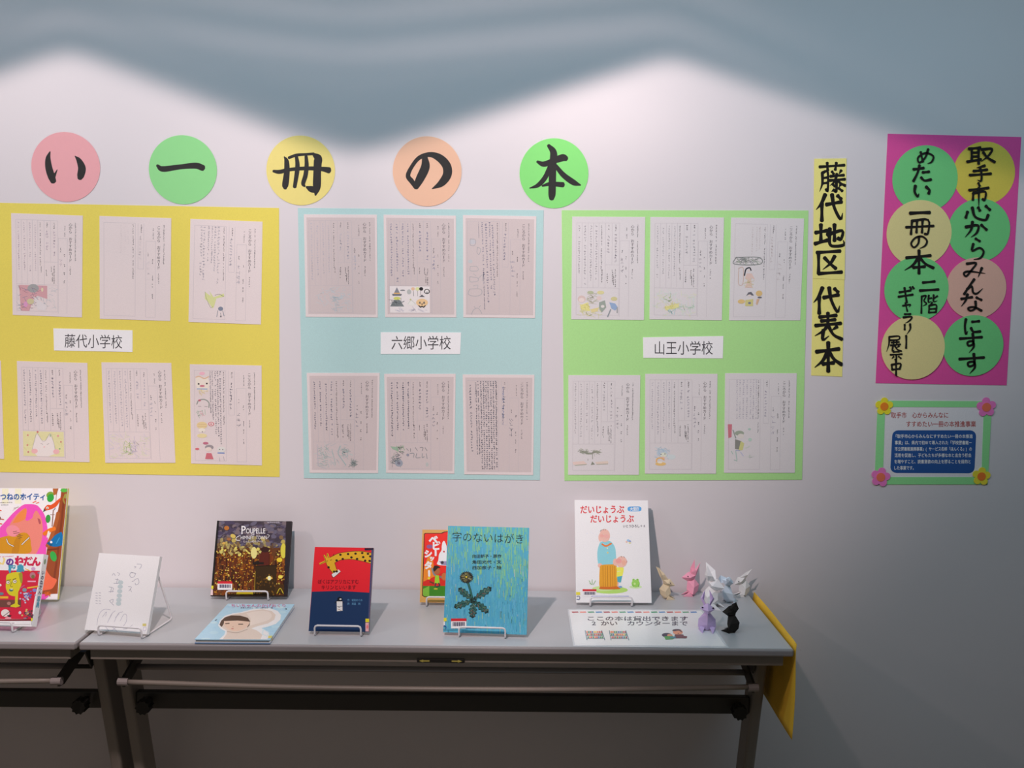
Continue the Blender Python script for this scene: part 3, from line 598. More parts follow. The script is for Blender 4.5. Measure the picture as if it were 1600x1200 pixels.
for key, q, c, school, lq, lab, (tx0, tx1, ty) in SHEETS:
    o3 = wallpt(sum(p[0] for p in q)/4, sum(p[1] for p in q)/4)
    e = empty('display_sheet', o3, label=lab, cat='poster', group='school display sheets')
    paper('backing_paper', q, .0012, .0009, c, e, o3)
    for cq, kind, ink, dens, dr, cl in CARDS[key]:
        card, sf = paper('review_card', cq, .0024, .0009, (214, 203, 201) if key != 'green' else (208, 204, 204), e, o3, label=cl)
        a = Art(cq, sf, base=6e-5)
        A = lambda u, v, q=cq: tuple((1-u)*(1-v)*q[0][i]+u*(1-v)*q[1][i]+u*v*q[2][i]+(1-u)*v*q[3][i] for i in (0, 1))
        card_print(a, A, kind, ink, dens, rnd, key == 'blue')
        a.up()
        if kind == 'B':
            if dr == 'dense':
                for i in range(9): a.scrib(*A(.46-.035*i+rnd.uniform(-.004, .004), .06), *A(.475-.035*i, .95 if i < 7 else .8), 44, ink, rnd, .62)
                a.scrib(*A(.10, .10), *A(.12, .80), 26, ink, rnd, .6)
                a.scrib(*A(.565, .12), *A(.565, .5), 22, (110, 125, 160), rnd, .8)
            elif dr == 'shop':
                for u, v0, v1 in ((.40, .06, .78), (.36, .06, .72), (.31, .08, .85), (.26, .06, .62), (.28, .55, .92), (.21, .07, .22)):
                    a.scrib(*A(u, v0), *A(u+.05*(v1-v0), v1), 30, ink, rnd, .55)
            elif dr == 'faces':
                for u, v1 in ((.42, .8), (.385, .72), (.35, .7), (.31, .55), (.28, .5)): a.scrib(*A(u, .06), *A(u+.01, v1), 32, ink, rnd, .5)
            elif dr == 'giraffe':
                for u, v1 in ((.40, .62), (.35, .5), (.31, .42), (.26, .42), (.2, .6), (.16, .55)): a.scrib(*A(u, .06), *A(u-.01, v1), 18, ink, rnd, .45)
            elif dr == 'reader':
                for u in (.44, .40, .36, .31, .26, .21, .17): a.scrib(*A(u, .06), *A(u, .46), 20, ink, rnd, .35)
            else:
                for u, v1 in ((.40, .3), (.36, .33), (.30, .36)): a.scrib(*A(u, .08), *A(u, v1), 12, ink, rnd, .35)
        ws = math.hypot(cq[1][0]-cq[0][0], cq[1][1]-cq[0][1])
        D(a, A, ws, DRAW[dr])
        a.build('card_print', PAPER, card)
    nm, sf = paper('school_label', lq, .0024, .0009, (230, 226, 228), e, o3, label='white name label')
    a = Art(lq, sf, base=6e-5)
    a.text(school, tx0, ty-11, tx1-tx0, 23, (60, 58, 62), bold=-.006 if key == 'x' else 0, slope=(2 if key == 'yellow' else 0))
    a.build('label_text', PAPER, nm)

# ------------------------------------------------------------------ vertical yellow banner
q = [(1272, 248), (1322.3, 247.5), (1315.7, 588.5), (1267.3, 586.5)]
o3 = wallpt(1295, 417)
e = empty('paper_banner', o3, label='narrow vertical yellow paper strip with black brush calligraphy', cat='banner')
q1 = [(1272, 248), (1322.3, 247.5), (1319.4, 437), (1269.6, 435)]
q2 = [(1269.8, 432), (1319.2, 433.5), (1315.7, 588.5), (1267.3, 586.5)]
paper('paper_strip', q2, .0012, .0009, (232, 218, 128), e, o3)
paper('paper_strip', q1, .0022, .0009, (232, 218, 130), e, o3)
sf = quadsurf([wallpt(*p)-Vector((0, .0022, 0))-o3 for p in q]); a = Art(q, sf, base=8e-5)
for ch, cx, cy, w_, h_, k in (('藤', 1299.6, 277, 42, 45, 4.6), ('代', 1296, 323, 44, 43, 6), ('地', 1296, 366, 46, 39, 6), ('区', 1294.5, 409, 42, 40, 5.6),
                           ('代', 1291.5, 467.5, 43, 43, 5.8), ('表', 1293, 510, 44, 45, 5.4), ('本', 1293.5, 557, 42, 46, 6)):
    brush(a, ch, cx, cy, w_, h_, k, parent=e)
tp = MB(); t0 = wallpt(1284, 243)-o3; t1 = wallpt(1309, 251)-o3
tp.box((t0.x, -.0028, t1.z), (t1.x, -.0025, t0.z)); tp.build('clear_tape', FILM, e)

# ------------------------------------------------------------------ pink poster with circles
q = [(1387, 209), (1595.5, 214.3), (1572.5, 602), (1368, 598.6)]
o3 = wallpt(1480, 405)
e = empty('calligraphy_poster', o3, label='tall magenta pink poster with eight overlapping coloured circles and calligraphy', cat='poster')
paper('backing_paper', q, .0012, .0009, (214, 78, 150), e, o3)
YEL, GRN, BEI, PKB = (210, 192, 80), (110, 196, 122), (214, 202, 140), (214, 170, 152)
for cx, cy, r, c, lv in ((1537, 271, 48, YEL, 0), (1444.7, 279.5, 50.6, GRN, 1), (1529, 360, 48.5, GRN, 1), (1435.3, 364.5, 50.6, BEI, 2),
                         (1524, 450.6, 47.5, PKB, 2), (1431, 452, 50.3, GRN, 3), (1519.5, 540, 47.6, GRN, 3), (1425.6, 543, 50, BEI, 4)):
    p = wallpt(cx, cy)-o3; n = 48; rr = r/534; y = -.0020-.0007*lv
    MB().prism([(p.x+rr*math.cos(2*math.pi*i/n), y, p.z+rr*1.008*math.sin(2*math.pi*i/n)) for i in range(n)], (0, .0006, 0), rgb(c, ALB)).build('paper_circle', PAPER, e)
sf = quadsurf([wallpt(*p)-Vector((0, .0050, 0))-o3 for p in q]); a = Art(q, sf, base=4e-5)
for ch, cx, cy, w_, h_, k in (('取', 1531.4, 242, 45, 30, 4.2), ('手', 1530, 271, 37, 28, 4), ('市', 1528, 303, 33, 36, 4), ('心', 1527, 331, 46, 30, 4.6), ('か', 1523.5, 357, 38, 27, 4.4),
    ('ら', 1526, 387, 30, 34, 4), ('み', 1521, 419, 37, 27, 4), ('ん', 1519, 446, 33, 25, 4), ('な', 1517, 471, 36, 28, 4), ('に', 1518, 508, 28, 27, 4.2), ('す', 1515.6, 535, 36, 31, 4.2), ('す', 1516.8, 567.6, 40, 32, 4.4),
    ('め', 1445, 244, 28, 24, 3.6), ('た', 1439, 270, 30, 26, 4), ('い', 1439, 297, 28, 20, 4.6), ('一', 1436, 330.8, 32, 9, 5), ('冊', 1435.8, 352, 43, 26, 3.8), ('の', 1434.6, 376, 28, 22, 3.6), ('本', 1434.6, 407, 45, 36, 4.6),
    ('二', 1450.4, 445, 29, 18, 4), ('階', 1450.4, 473, 29, 30, 2.8), ('ギ', 1414.4, 458.5, 25, 25, 3.4), ('ャ', 1415.5, 477.6, 14, 14, 2.6), ('ラ', 1416.6, 495.6, 16, 16, 3.2), ('リ', 1416.6, 512.5, 13, 17, 3.2), ('ー', 1414.4, 532.7, 6, 20, 3.2),
    ('展', 1395.3, 536, 24, 27, 2.8), ('示', 1398.6, 555, 20, 16, 2.8), ('中', 1398.6, 574.4, 19, 23, 3.2)):
    brush(a, ch, cx, cy, w_, h_, k, parent=e)

# ------------------------------------------------------------------ small notice with flowers
Z6 = lambda x, y: (1340+x/6.667, 600+y/6.667)
q = [Z6(212, 172), Z6(1395, 178), Z6(1352, 1045), Z6(172, 1045)]
o3 = wallpt(*Z6(785, 610))
e = empty('notice_board', o3, label='small framed notice with blue text panel and paper flowers on its corners', cat='notice')
paper('white_sheet', q, .0012, .0009, (216, 214, 216), e, o3)
for bq in ([(205, 172), (1395, 178), (1393, 242), (203, 238)], [(205, 238), (285, 238), (258, 1045), (172, 1045)], [(1312, 238), (1393, 240), (1352, 1045), (1284, 1045)], [(180, 968), (1350, 968), (1348, 1045), (172, 1045)]):
    paper('green_border_strip', [Z6(*p) for p in bq], .0020, .0007, (140, 215, 142), e, o3)
sf = quadsurf([wallpt(*p)-Vector((0, .0013, 0))-o3 for p in q]); a = Art(q, sf, base=4e-5); a.z = (1340, 600, 6.667)
RD = (165, 62, 58)
a.text('取手市　心からみんなに', 345, 290, 602, 66, RD, bold=.012)
a.text('すすめたい一冊の本推進事業', 500, 382, 732, 66, RD, bold=.012)
pts = []
for (cx, cy, t0) in ((420, 540, 180), (1170, 540, 270), (1155, 868, 0), (402, 865, 90)):
    for k in range(5):
        t = math.radians(t0+k*22.5); pts.append((cx+62*math.cos(t), cy+60*math.sin(t)))
a.poly(pts, (38, 82, 145))
for i, (t, x0, x1) in enumerate((('「取手市心からみんなにすすめたい一冊の本推進', 372, 1198), ('事業」は、県内で初めて導入された「学校図書館－', 384, 1190), ('市立図書館連携事業」(サービス名称「ほんくる」)の', 384, 1190),
                       ('活用を促進し、子どもたちが多様な本と出合う機会', 382, 1184), ('を増やすこと、読書意欲の向上を図ることを目的と', 378, 1180), ('した事業です。', 372, 604))):
    a.text(t, x0, 520+66*i, x1-x0, 44, (226, 226, 222), bold=.012)
a.build('notice_text', PAPER, e)
for fx, fy, fr, c1, c2, nm, ph in ((272, 232, 95, (240, 215, 50), (240, 130, 40), 'yellow paper flower', 90), (1335, 240, 104, (240, 120, 185), (225, 115, 85), 'pink paper flower', 95),
                         (235, 968, 104, (240, 120, 185), (225, 115, 85), 'pink paper flower', 80), (1283, 960, 98, (232, 210, 60), (235, 120, 50), 'yellow paper flower', 85)):
    p = wallpt(*Z6(fx, fy))-o3; k = 1/6.667/534; n = 60; out = []
    for i in range(n):
        t = 2*math.pi*i/n
        r = fr*k*(.60+.40*abs(math.cos(2.5*(t-math.radians(ph))))**.6)
        out.append((p.x+r*math.cos(t), -.0042, p.z+r*math.sin(t)))
    fl = MB().prism(out, (0, .0018, 0), rgb(c1, ALB)).build('paper_flower', PAPER, e, label=nm)
    MB().prism([(p.x+fr*.45*k*math.cos(2*math.pi*i/20), -.0052, p.z+fr*.45*k*math.sin(2*math.pi*i/20)) for i in range(20)], (0, .0009, 0), rgb(c2, ALB)).build('flower_centre', PAPER, fl)

# ------------------------------------------------------------------ folding tables
TOP = mat('grey_laminate', (186, 189, 192), .32, spec=.5, bump=.05, bscale=300, mottled=.02)
EDGE = mat('grey_edge_band', (150, 143, 143), .5)
STEEL = mat('grey_painted_steel', (140, 133, 126), .42, metal=0, spec=.5)
SHADE_STEEL = mat('shaded_grey_steel', (62, 60, 56), .5)  # same grey steel, with the shade under the top put into its colour
BLK = mat('black_plastic', (26, 25, 24), .55)
BLUEP = mat('blue_plastic', (50, 72, 100), .5)
TW, TD, TG = 1.8, .45, .012

def folding_table(x0, label):
    e = empty('folding_table', (x0+TW/2, -TG-TD/2, 0), label=label, cat='table', group='folding tables along the wall')
    hx, hy = TW/2-.003, TD/2
    MB().box((-hx+.002, -hy+.002, .684), (hx-.002, hy-.002, .700)).build('tabletop', TOP, e, bevel=.002)
    # rounded edge band all round
    b = MB()
    for a_, c_ in (((-hx, -hy-.004, .680), (hx, -hy+.008, .6985)), ((-hx, hy-.008, .680), (hx, hy+.004, .6985)),
                  ((-hx-.002, -hy, .680), (-hx+.008, hy, .6985)), ((hx-.008, -hy, .680), (hx+.002, hy, .6985))): b.box(a_, c_)
    b.build('edge_band', EDGE, e, bevel=.005, seg=3)
    # frame under the top
    b = MB(); b.box((-hx+.02, -hy+.014, .650), (hx-.02, -hy+.030, .682)); b.build('front_rail', STEEL, e, bevel=.002)
    b = MB(); b.box((-hx+.02, hy-.030, .650), (hx-.02, hy-.014, .682)); b.build('rear_rail', STEEL, e, bevel=.002)
    for sx in (-1, 1):
        b = MB(); xs = sorted((sx*(hx-.02), sx*(hx-.036))); b.box((xs[0], -hy+.03, .650), (xs[1], hy-.03, .682)); b.build('end_rail', STEEL, e, bevel=.002)
    ly0, ly1 = hy-.188+.0, hy-.088
    for sx in (-1, 1):
        xs = sorted((sx*(TW/2-.014), sx*(TW/2-.046)))
        # legs lean back towards the floor
        b = MB(); b.prism([(xs[0], -.068, .655), (xs[0], .098, .035), (xs[0], .178, .035), (xs[0], .012, .655)], (.032, 0, 0)); lg = b.build('leg', STEEL, e, bevel=.008, seg=3)
        # gusset bracket under the top
        b = MB(); xx = sx*(TW/2-.050)
        b.prism([(xx, -.10, .66), (xx, .05, .66), (xx, .015, .56), (xx, -.042, .56)], (-sx*.004, 0, 0)); b.build('leg_bracket', SHADE_STEEL, e)
        b = MB(); b.box((xs[0]-.004, -hy+.03, .022), (xs[1]+.004, hy-.02, .045)); b.build('foot', STEEL, e, bevel=.006)
        for yy in (-hy+.07, hy-.05):
            b = MB(); b.tube([((xs[0]+xs[1])/2, yy, 0), ((xs[0]+xs[1])/2, yy, .024)], .016, 14); b.build('caster', BLK, e)
        # ribbed clamp knob on the crossbeam
        kx = sx*(TW/2-.085); b = MB()
        n = 20; prof = []
        pts = [(kx+(.017 if i % 2 else .021)*math.cos(2*math.pi*i/n), -.052, .450+(.017 if i % 2 else .021)*math.sin(2*math.pi*i/n)) for i in range(n)]
        b.prism(pts, (0, .030, 0)); b.tube([(kx, -.022, .450), (kx, .002, .450)], .009, 10)
        b.build('clamp_knob', BLK, e)
        b = MB(); b.prism([(sx*(TW/2-.020), -hy+.10, .650), (sx*(TW/2-.058), -hy+.10, .650), (sx*(TW/2-.052), -hy+.10, .634), (sx*(TW/2-.026), -hy+.10, .634)], (0, .045, 0)); b.build('blue_bumper', BLUEP, e, bevel=.002)
    MB().box((-TW/2+.046, 0, .424), (TW/2-.046, .022, .473)).build('crossbeam', SHADE_STEEL, e, bevel=.004)
    # wire shelf
    fy = -hy+.062
    rod = spline([(-TW/2+.085, fy, .572), (-.4, fy, .562), (0, fy, .560), (.4, fy, .563), (TW/2-.085, fy, .574)], 6)
    b = MB(); b.tube(rod, .0068, 10); b.build('shelf_front_rod', STEEL, e, smooth=True)
    for yy, zz, r, m in ((-hy+.150, .576, .0085, EDGE), (-hy+.26, .530, .0065, SHADE_STEEL)):  # nearer rod coloured lighter as if lit, rear rod darker as if shaded
        b = MB(); b.tube([(-TW/2+.085, yy, zz), (TW/2-.085, yy, zz)], r, 8); b.build('shelf_rod', m, e, smooth=True)
    for sx in (-1, 1):
        xx = sx*(TW/2-.085)
        b = MB(); b.prism([(xx, fy+.004, .584), (xx, hy-.15, .655), (xx, hy-.12, .625), (xx, fy+.03, .552), (xx, fy+.004, .556)], (sx*.006, 0, 0)); b.build('shelf_arm', SHADE_STEEL, e)
        b = MB(); b.tube([(xx-sx*.012, fy, .572), (xx+sx*.014, fy, .573)], .0105, 12); b.build('rod_end_cap', EDGE, e, smooth=False)
    # centre latch with arrows
    cx = x0+TW/2; l0, l1 = -.051, .069; yy = -hy+.0135
    lt = MB().box((l0, yy-.004, .6515), (l1, yy, .6615)).build('fold_latch', BLK, e, bevel=.001)
    AR = mat('arrow_yellow', (190, 180, 90), .6)
    for sx, xa in ((-1, l0+.006), (1, l1-.006)):
        b = MB(); b.prism([(xa, yy-.0052, .6565), (xa-sx*.010, yy-.0052, .6600), (xa-sx*.010, yy-.0052, .6580), (xa-sx*.026, yy-.0052, .6580), (xa-sx*.026, yy-.0052, .6550), (xa-sx*.010, yy-.0052, .6550), (xa-sx*.010, yy-.0052, .6530)], (0, .001, 0))
        b.build('arrow_mark', AR, lt)
    return e
folding_table(0, 'grey folding table under the wall display, its right end in view')
folding_table(-TW-.004, 'second grey folding table, only its right end showing at left')

# yellow paper hanging off the table end
def yellow_flap():
    e = empty('hanging_paper', (1.812, -.25, .46), label='yellow orange paper hanging from the right end of the table', cat='paper')
    b = MB(); n = 12; V = []
    for j in range(n+1):
        v = j/n
        for i in range(n+1):
            u = i/n; y = -.045-(.417)*u
            top = .7125; bot = .462+.012*u*0
            z = top+(bot-top)*v
            x = 1.8035+.004*math.sin(v*3.0)*(.4+.6*u)+.002*math.sin(u*5)+(.005*(1-v*9) if v < .11 else 0)*(1 if u < .97 else .6)
            V.append(Vector((x, y, z))-Vector((1.812, -.25, .46)))
    F = [[j*(n+1)+i, j*(n+1)+i+1, (j+1)*(n+1)+i+1, (j+1)*(n+1)+i] for j in range(n) for i in range(n)]
    b.add(V, F, rgb((240, 192, 62), 1.1))
    o = b.build('sheet', PAPER, e, smooth=True)
    sd = o.modifiers.new('solid', 'SOLIDIFY'); sd.thickness = .0006
    b = MB().box((-.012, -.214, .236), (.004, -.190, .2375)); b.build('clear_tape', FILM, e)
yellow_flap()

# ------------------------------------------------------------------ books
WHT = mat('page_white', (226, 222, 212), .8)
WIRE = mat('white_coated_wire', (232, 230, 232), .3, spec=.5)
def book(name_, label, pose, th, px, cover, draw, spine=None, spine_side='L', mt=None, edge=None, page_side=None):
    x, y, yaw, lean, w_, h_ = pose
    mt = mt or GLOSS
    e = empty('picture_book', (x, y, .7056+th*math.sin(lean)), (-lean, 0, yaw), label, 'book', 'picture books displayed on the table')
    cv = rgb(cover, ALB); t = .0022; s = -1 if spine_side == 'L' else 1
    MB().box((-w_/2, 0, 0), (w_/2, t, h_), cv).build('front_cover', mt, e)
    MB().box((-w_/2, th-t, 0), (w_/2, th, h_), rgb(edge or cover, ALB)).build('back_cover', mt, e)
    xs = sorted((s*w_/2, s*(w_/2-t)))
    MB().box((xs[0], t, 0), (xs[1], th-t, h_), rgb(spine or cover, ALB)).build('spine', mt, e)
    xs = sorted((s*(w_/2-t), -s*(w_/2-.003)))
    MB().box((xs[0], t, .003), (xs[1], th-t, h_-.003)).build('page_block', WHT, e)
    sf = quadsurf([(-w_/2, 0, h_), (w_/2, 0, h_), (w_/2, 0, 0), (-w_/2, 0, 0)])
    a = Art(px, sf, base=4e-5); draw(a); a.build('cover_print', mt, e)
    return e, (x, y, yaw, lean, w_, h_, th)
def barcode(a, x0, y0, x1, y1, red=(200, 40, 50)):
    hh = (y1-y0)*.28
    a.rect(x0, y0, x1, y0+hh, red); a.rect(x0, y0+hh, x1, y1, (235, 232, 235)); a.up()
    n = 14
    for i in range(n):
        xx = x0+(x1-x0)*(.1+.8*i/n); a.rect(xx, y0+hh*1.3, xx+(x1-x0)*.028*(1+i % 2), y1-hh*.8, (70, 65, 90), True)
def wire_stand(x, y, yaw, lean, w_, h_, th, label, sw=.119, shift=0, depth=.115):
    """bent wire easel that carries one book"""
    e = empty('book_stand', (x, y, .7), (0, 0, yaw), label, 'book stand', 'white wire book stands')
    z = .0026; a = sw/2; c = shift; f = -.010; bh = min(.15, h_*.7)
    by = th+depth*.62
    # where the rising wires meet the leaning back cover
    ty = bh*math.tan(lean)+th/math.cos(lean)+.0085
    P = []
    def cr(p, q, r_, k=4):
        return [tuple(p[i]+(q[i]-p[i])*0 for i in range(3))]
    path = [(c-a, ty, bh), (c-a, by+.028, .012), (c-a, by+.026, z+.002), (c-a, by+.018, z), (c-a, f+.006, z), (c-a, f+.001, z+.002), (c-a, f, z+.006), (c-a, f-.001, .022), (c-a+.002, f-.001, .027), (c-a+.007, f-.001, .029),
            (c+a-.007, f-.001, .029), (c+a-.002, f-.001, .027), (c+a, f-.001, .022), (c+a, f, z+.006), (c+a, f+.001, z+.002), (c+a, f+.006, z), (c+a, by+.018, z), (c+a, by+.026, z+.002), (c+a, by+.028, .012), (c+a, ty, bh), (c+a-.004, ty, bh+.004), (c-a+.004, ty, bh+.004)]
    b = MB(); b.tube(path, .0025, 8, closed=True); b.build('wire_frame', WIRE, e, smooth=True)

# --- fox-hooded picture book, far left
def d_fox(a):
    a.rect(-30, 760, 110, 940, (240, 236, 226))
    a.z = (0, 755, 10)
    for x0, x1 in ((-300, -100), (30, 130), (230, 330)): a.rect(x0, 90, x1, 330, (236, 234, 196))
    a.text('きつねのホイティ', -104, 160, 820, 118, (30, 84, 150), bold=.035)
    r = random.Random(2); a.up(); a.scrib(0, 315, 190, 312, 14, (120, 115, 105), r, 8); a.scrib(0, 350, 130, 350, 10, (120, 115, 105), r, 8)
    a.poly("-250,1900 -270,1000 -120,800 0,700 100,590 220,460 350,355 430,338 560,350 640,425 700,530 735,690 748,860 735,1000 720,1120 700,1900", (226, 84, 178), smooth=True)
    a.poly("120,780 160,640 260,500 370,410 415,420 410,520 400,590 500,560 520,450 560,430 640,560 665,720 650,900 600,1050 520,1130 200,1130 100,980", (222, 132, 118), smooth=True)
    a.poly("190,640 280,500 385,405 412,440 395,560 300,620", (224, 132, 70), smooth=True)
    a.poly("420,350 540,352 590,430 545,450 500,540 455,590 400,590 415,460", (224, 82, 176), smooth=True)
    a.poly("580,560 620,580 635,640 610,650", (170, 84, 90), smooth=True)
    a.ell(200, 760, 110, 90, (226, 140, 150), .3)
    a.poly("-60,900 20,860 120,840 240,850 300,800 400,790 460,850 480,960 450,1110 -20,1110 -80,1000", (200, 142, 36), smooth=True)
    a.poly("230,900 300,830 330,840 310,960 280,1110 180,1110", (186, 128, 34), smooth=True)
    for s_, wd in (("100,885 125,950 165,980 210,1000", 12), ("340,975 390,925 455,865", 13)):
        a.stroke(s_, wd*2.0, (110, 84, 50)); a.stroke(s_, wd, (226, 222, 216))
    for s_ in ("200,775 260,765", "210,800 300,790", "250,830 320,815", "270,850 350,830", "290,880 340,860"): a.stroke(s_, 8, (110, 80, 60))
    a.scrib(190, 440, 290, 370, 6, (190, 170, 168), r, 6); a.scrib(210, 400, 320, 390, 6, (190, 170, 168), r, 6)
    a.poly("820,88 905,88 880,180 830,200", (170, 100, 50))
    a.poly("955,88 1048,88 1045,160 1012,500 985,800 960,1100 920,1500 905,1740 655,1745 650,1600 690,1350 720,1150 745,980 800,820 870,540 905,430 945,200", (146, 74, 38), smooth=False)
    a.stroke("905,480 870,640 800,860 740,1000", 60, (166, 92, 48)); a.stroke("990,300 950,700 900,1150 850,1500", 34, (124, 60, 34)); a.stroke("1020,180 985,260 1010,330", 22, (150, 130, 60))
    a.ell(995, 118, 56, 32, (84, 178, 70)); a.ell(1020, 210, 22, 40, (150, 150, 70))
    a.ell(778, 190, 60, 50, (120, 160, 60), -.5); a.ell(785, 240, 52, 66, (50, 160, 62), .4); a.ell(748, 570, 38, 66, (60, 150, 64), .1)
    a.ell(835, 1160, 50, 82, (52, 168, 72), -.3)
    a.stroke("905,90 880,180 870,300", 8, (150, 90, 60)); a.stroke("830,430 822,560 812,690", 14, (130, 80, 60)); a.stroke("780,505 850,505", 8, (140, 100, 80))
    a.poly("670,465 695,395 740,350 810,342 950,230 915,320 862,385 780,425 715,440", (214, 84, 40), smooth=True); a.poly("668,468 690,400 712,440", (60, 66, 60)); a.ell(738, 398, 20, 20, (236, 230, 220)); a.ell(736, 402, 9, 9, (60, 40, 40))
    a.stroke("860,400 845,430", 12, (110, 110, 130)); a.stroke("510,315 560,290", 14, (226, 96, 66)); a.stroke("560,325 605,310", 12, (226, 96, 66))
    a.stroke("690,810 760,760 850,725", 62, (224, 116, 38)); a.stroke("760,770 740,860", 26, (236, 230, 214))
    a.poly("740,950 800,900 850,840 910,800 968,790 985,960 930,1000 850,1010 780,990", (22, 112, 168), smooth=True); a.poly("728,955 780,930 820,975 790,1000", (20, 90, 130), smooth=True); a.ell(800, 938, 20, 20, (226, 232, 230)); a.stroke("880,960 930,870", 14, (60, 150, 200))
    a.stroke("740,1060 920,1040", 22, (110, 54, 30))
    a.poly("668,1690 672,1400 700,1310 745,1400 810,1480 890,1520 870,1590 820,1660 750,1680", (228, 108, 74), smooth=True)
    for i in range(16): a.stroke([(700+r.uniform(0, 110), 1700+r.uniform(0, 60)), (700+r.uniform(0, 110), 1720+r.uniform(0, 60))], 9, (206, 100, 36))
    a.stroke("-40,425 20,440", 14, (214, 80, 50)); a.stroke("0,570 60,580", 12, (190, 80, 60)); a.ell(-10, 560, 24, 30, (130, 90, 80)); a.stroke("-30,640 30,650", 16, (210, 80, 60))
book('fox', 'tall picture book with a pink hooded animal and brown tree, behind others at far left', (-.3192, -.1677, .0303, .2761, .2409, .3141), .012,
     [(-27,763),(104.8,763.5),(90,938),(-46,937)], (240, 236, 226), d_fox, spine=(205, 196, 90), spine_side='R', edge=(214, 206, 120))

def d_price(a):
    a.rect(-90, 860, 75, 985, (236, 230, 232))
    a.z = (0, 860, 10); r = random.Random(5)
    a.poly("-800,315 620,325 590,560 545,740 520,900 500,1085 -900,1075", (202, 42, 66))
    a.stroke("-60,120 -30,180 20,220", 30, (226, 206, 130))
    a.stroke("60,130 70,160 45,225", 30, (226, 206, 130))
    a.gl('の', 90, 120, 130, 130, (96, 56, 140), .06, same=False)
    for ch, x, y in (('ね', 232, 90), ('だ', 365, 100), ('ん', 490, 105)): a.gl(ch, x, y, 140, 150, (196, 36, 76), .07, same=False)
    a.gl('事', 132, 235, 112, 130, (64, 150, 176), .07, same=False); a.gl('典', 262, 230, 112, 130, (64, 150, 176), .07, same=False)
    a.scrib(0, 110, 230, 95, 14, (226, 120, 140), r, 8)
    a.stroke("395,295 480,335", 14, (226, 170, 60))
    a.poly("95,470 105,400 160,365 250,350 330,362 345,440 330,560 290,650 262,715 200,725 130,690 92,600", (206, 196, 44), smooth=True)
    a.poly("290,370 345,365 350,500 325,520 300,430", (150, 150, 50), smooth=True)
    a.poly("238,690 285,650 278,850 320,880 250,905 165,890 170,870 235,840", (206, 196, 44))
    for ex, ey in ((125, 512), (230, 498)):
        a.ell(ex, ey, 34, 30, (90, 84, 60)); a.ell(ex, ey, 28, 25, (222, 214, 196)); a.ell(ex+5, ey, 9, 9, (110, 100, 80))
    a.stroke("105,478 170,470", 8, (70, 66, 40)); a.stroke("200,470 250,445", 9, (70, 66, 40)); a.stroke("185,500 165,570 200,580", 7, (110, 100, 50)); a.ell(175, 632, 34, 22, (80, 120, 110)); a.ell(180, 618, 22, 8, (226, 220, 210))
    a.ell(155, 300, 20, 70, (64, 150, 176)); a.ell(320, 300, 40, 44, (64, 150, 176))
    a.rect(-400, 785, 330, 900, (110, 70, 62)); a.rect(0, 730, 130, 765, (224, 176, 50)); a.ell(140, 840, 30, 26, (170, 120, 110))
    a.poly("238,690 285,650 278,850 320,880 250,905 165,890 170,870 235,840", (206, 196, 44))
    a.ell(520, 295, 34, 28, (196, 160, 196)); a.ell(510, 400, 46, 50, (176, 120, 130)); a.ell(515, 420, 26, 30, (120, 110, 70)); a.rect(430, 485, 560, 505, (226, 170, 190)); a.ell(600, 360, 16, 18, (130, 110, 130))
    a.stroke("430,600 600,572", 22, (228, 178, 60)); a.stroke("320,600 380,560", 22, (190, 80, 120)); a.ell(540, 635, 34, 26, (130, 130, 190))
    for i in range(34): a.ell(430+r.gauss(0, 45), 720+r.gauss(0, 42), 16, 13, r.choice(((210, 210, 220), (170, 170, 200), (100, 110, 170), (190, 190, 210))), same=(i % 4 != 0), n=7)
    a.ell(385, 630, 34, 30, (120, 150, 160)); a.ell(20, 690, 40, 22, (100, 130, 140)); a.ell(0, 555, 26, 20, (222, 214, 210))
    a.ell(85, 990, 68, 58, (222, 216, 210)); a.stroke("50,1040 110,1000 160,960", 10, (90, 80, 80)); a.poly("110,1020 185,1025 150,1060", (40, 50, 50)); a.ell(130, 1070, 50, 20, (220, 150, 160)); a.ell(315, 985, 22, 24, (214, 200, 210))
    for i in range(30): a.ell(450+r.gauss(0, 42), 1020+r.gauss(0, 42), 17, 14, r.choice(((110, 70, 90), (150, 120, 130), (210, 180, 110), (90, 60, 60))), same=(i % 4 != 0), n=7)
    for i in range(10): a.ell(-300+r.uniform(-300, 300), 600+r.uniform(-200, 350), 40, 30, r.choice(((226, 200, 80), (230, 220, 220), (80, 130, 160))))
    a.poly("-900,1085 500,1085 490,1110 -900,1100", (120, 30, 40)); a.rect(-900, 1112, 480, 1165, (232, 228, 230)); a.up(); a.scrib(20, 1140, 230, 1145, 18, (120, 110, 120), r, 8)
    a.rect(490, 1070, 560, 1115, (214, 206, 60)); a.stroke("505,1130 540,1130 535,1175 500,1170 505,1130", 6, (150, 150, 160))
e_price, info = book('price', 'white and crimson book with a yellow head, on a stand at the left edge', (-.2565, -.3925, -.0247, .385, .2124, .1849), .024,
     [(-55,865),(68,866),(50,980),(-78,977)], (236, 230, 232), d_price, spine_side='R')
# spine lettering
sf = quadsurf([(info[4]/2, 0, info[5]), (info[4]/2, info[6], info[5]), (info[4]/2, info[6], 0), (info[4]/2, 0, 0)])
a = Art([(0, 0), (10, 0), (10, 100), (0, 100)], sf, base=5e-5)
a.text('いのねだん', 2, 22, 6, 34, (70, 60, 90), .05, vert=True); a.text('事典', 2, 58, 6, 16, (64, 150, 176), .06, vert=True); a.ell(5, 10, 2.2, 4, (120, 150, 110)); a.build('spine_print', GLOSS, e_price)
wire_stand(*info, 'white wire stand holding the crimson book, cut by the left edge', sw=.122, shift=.0)

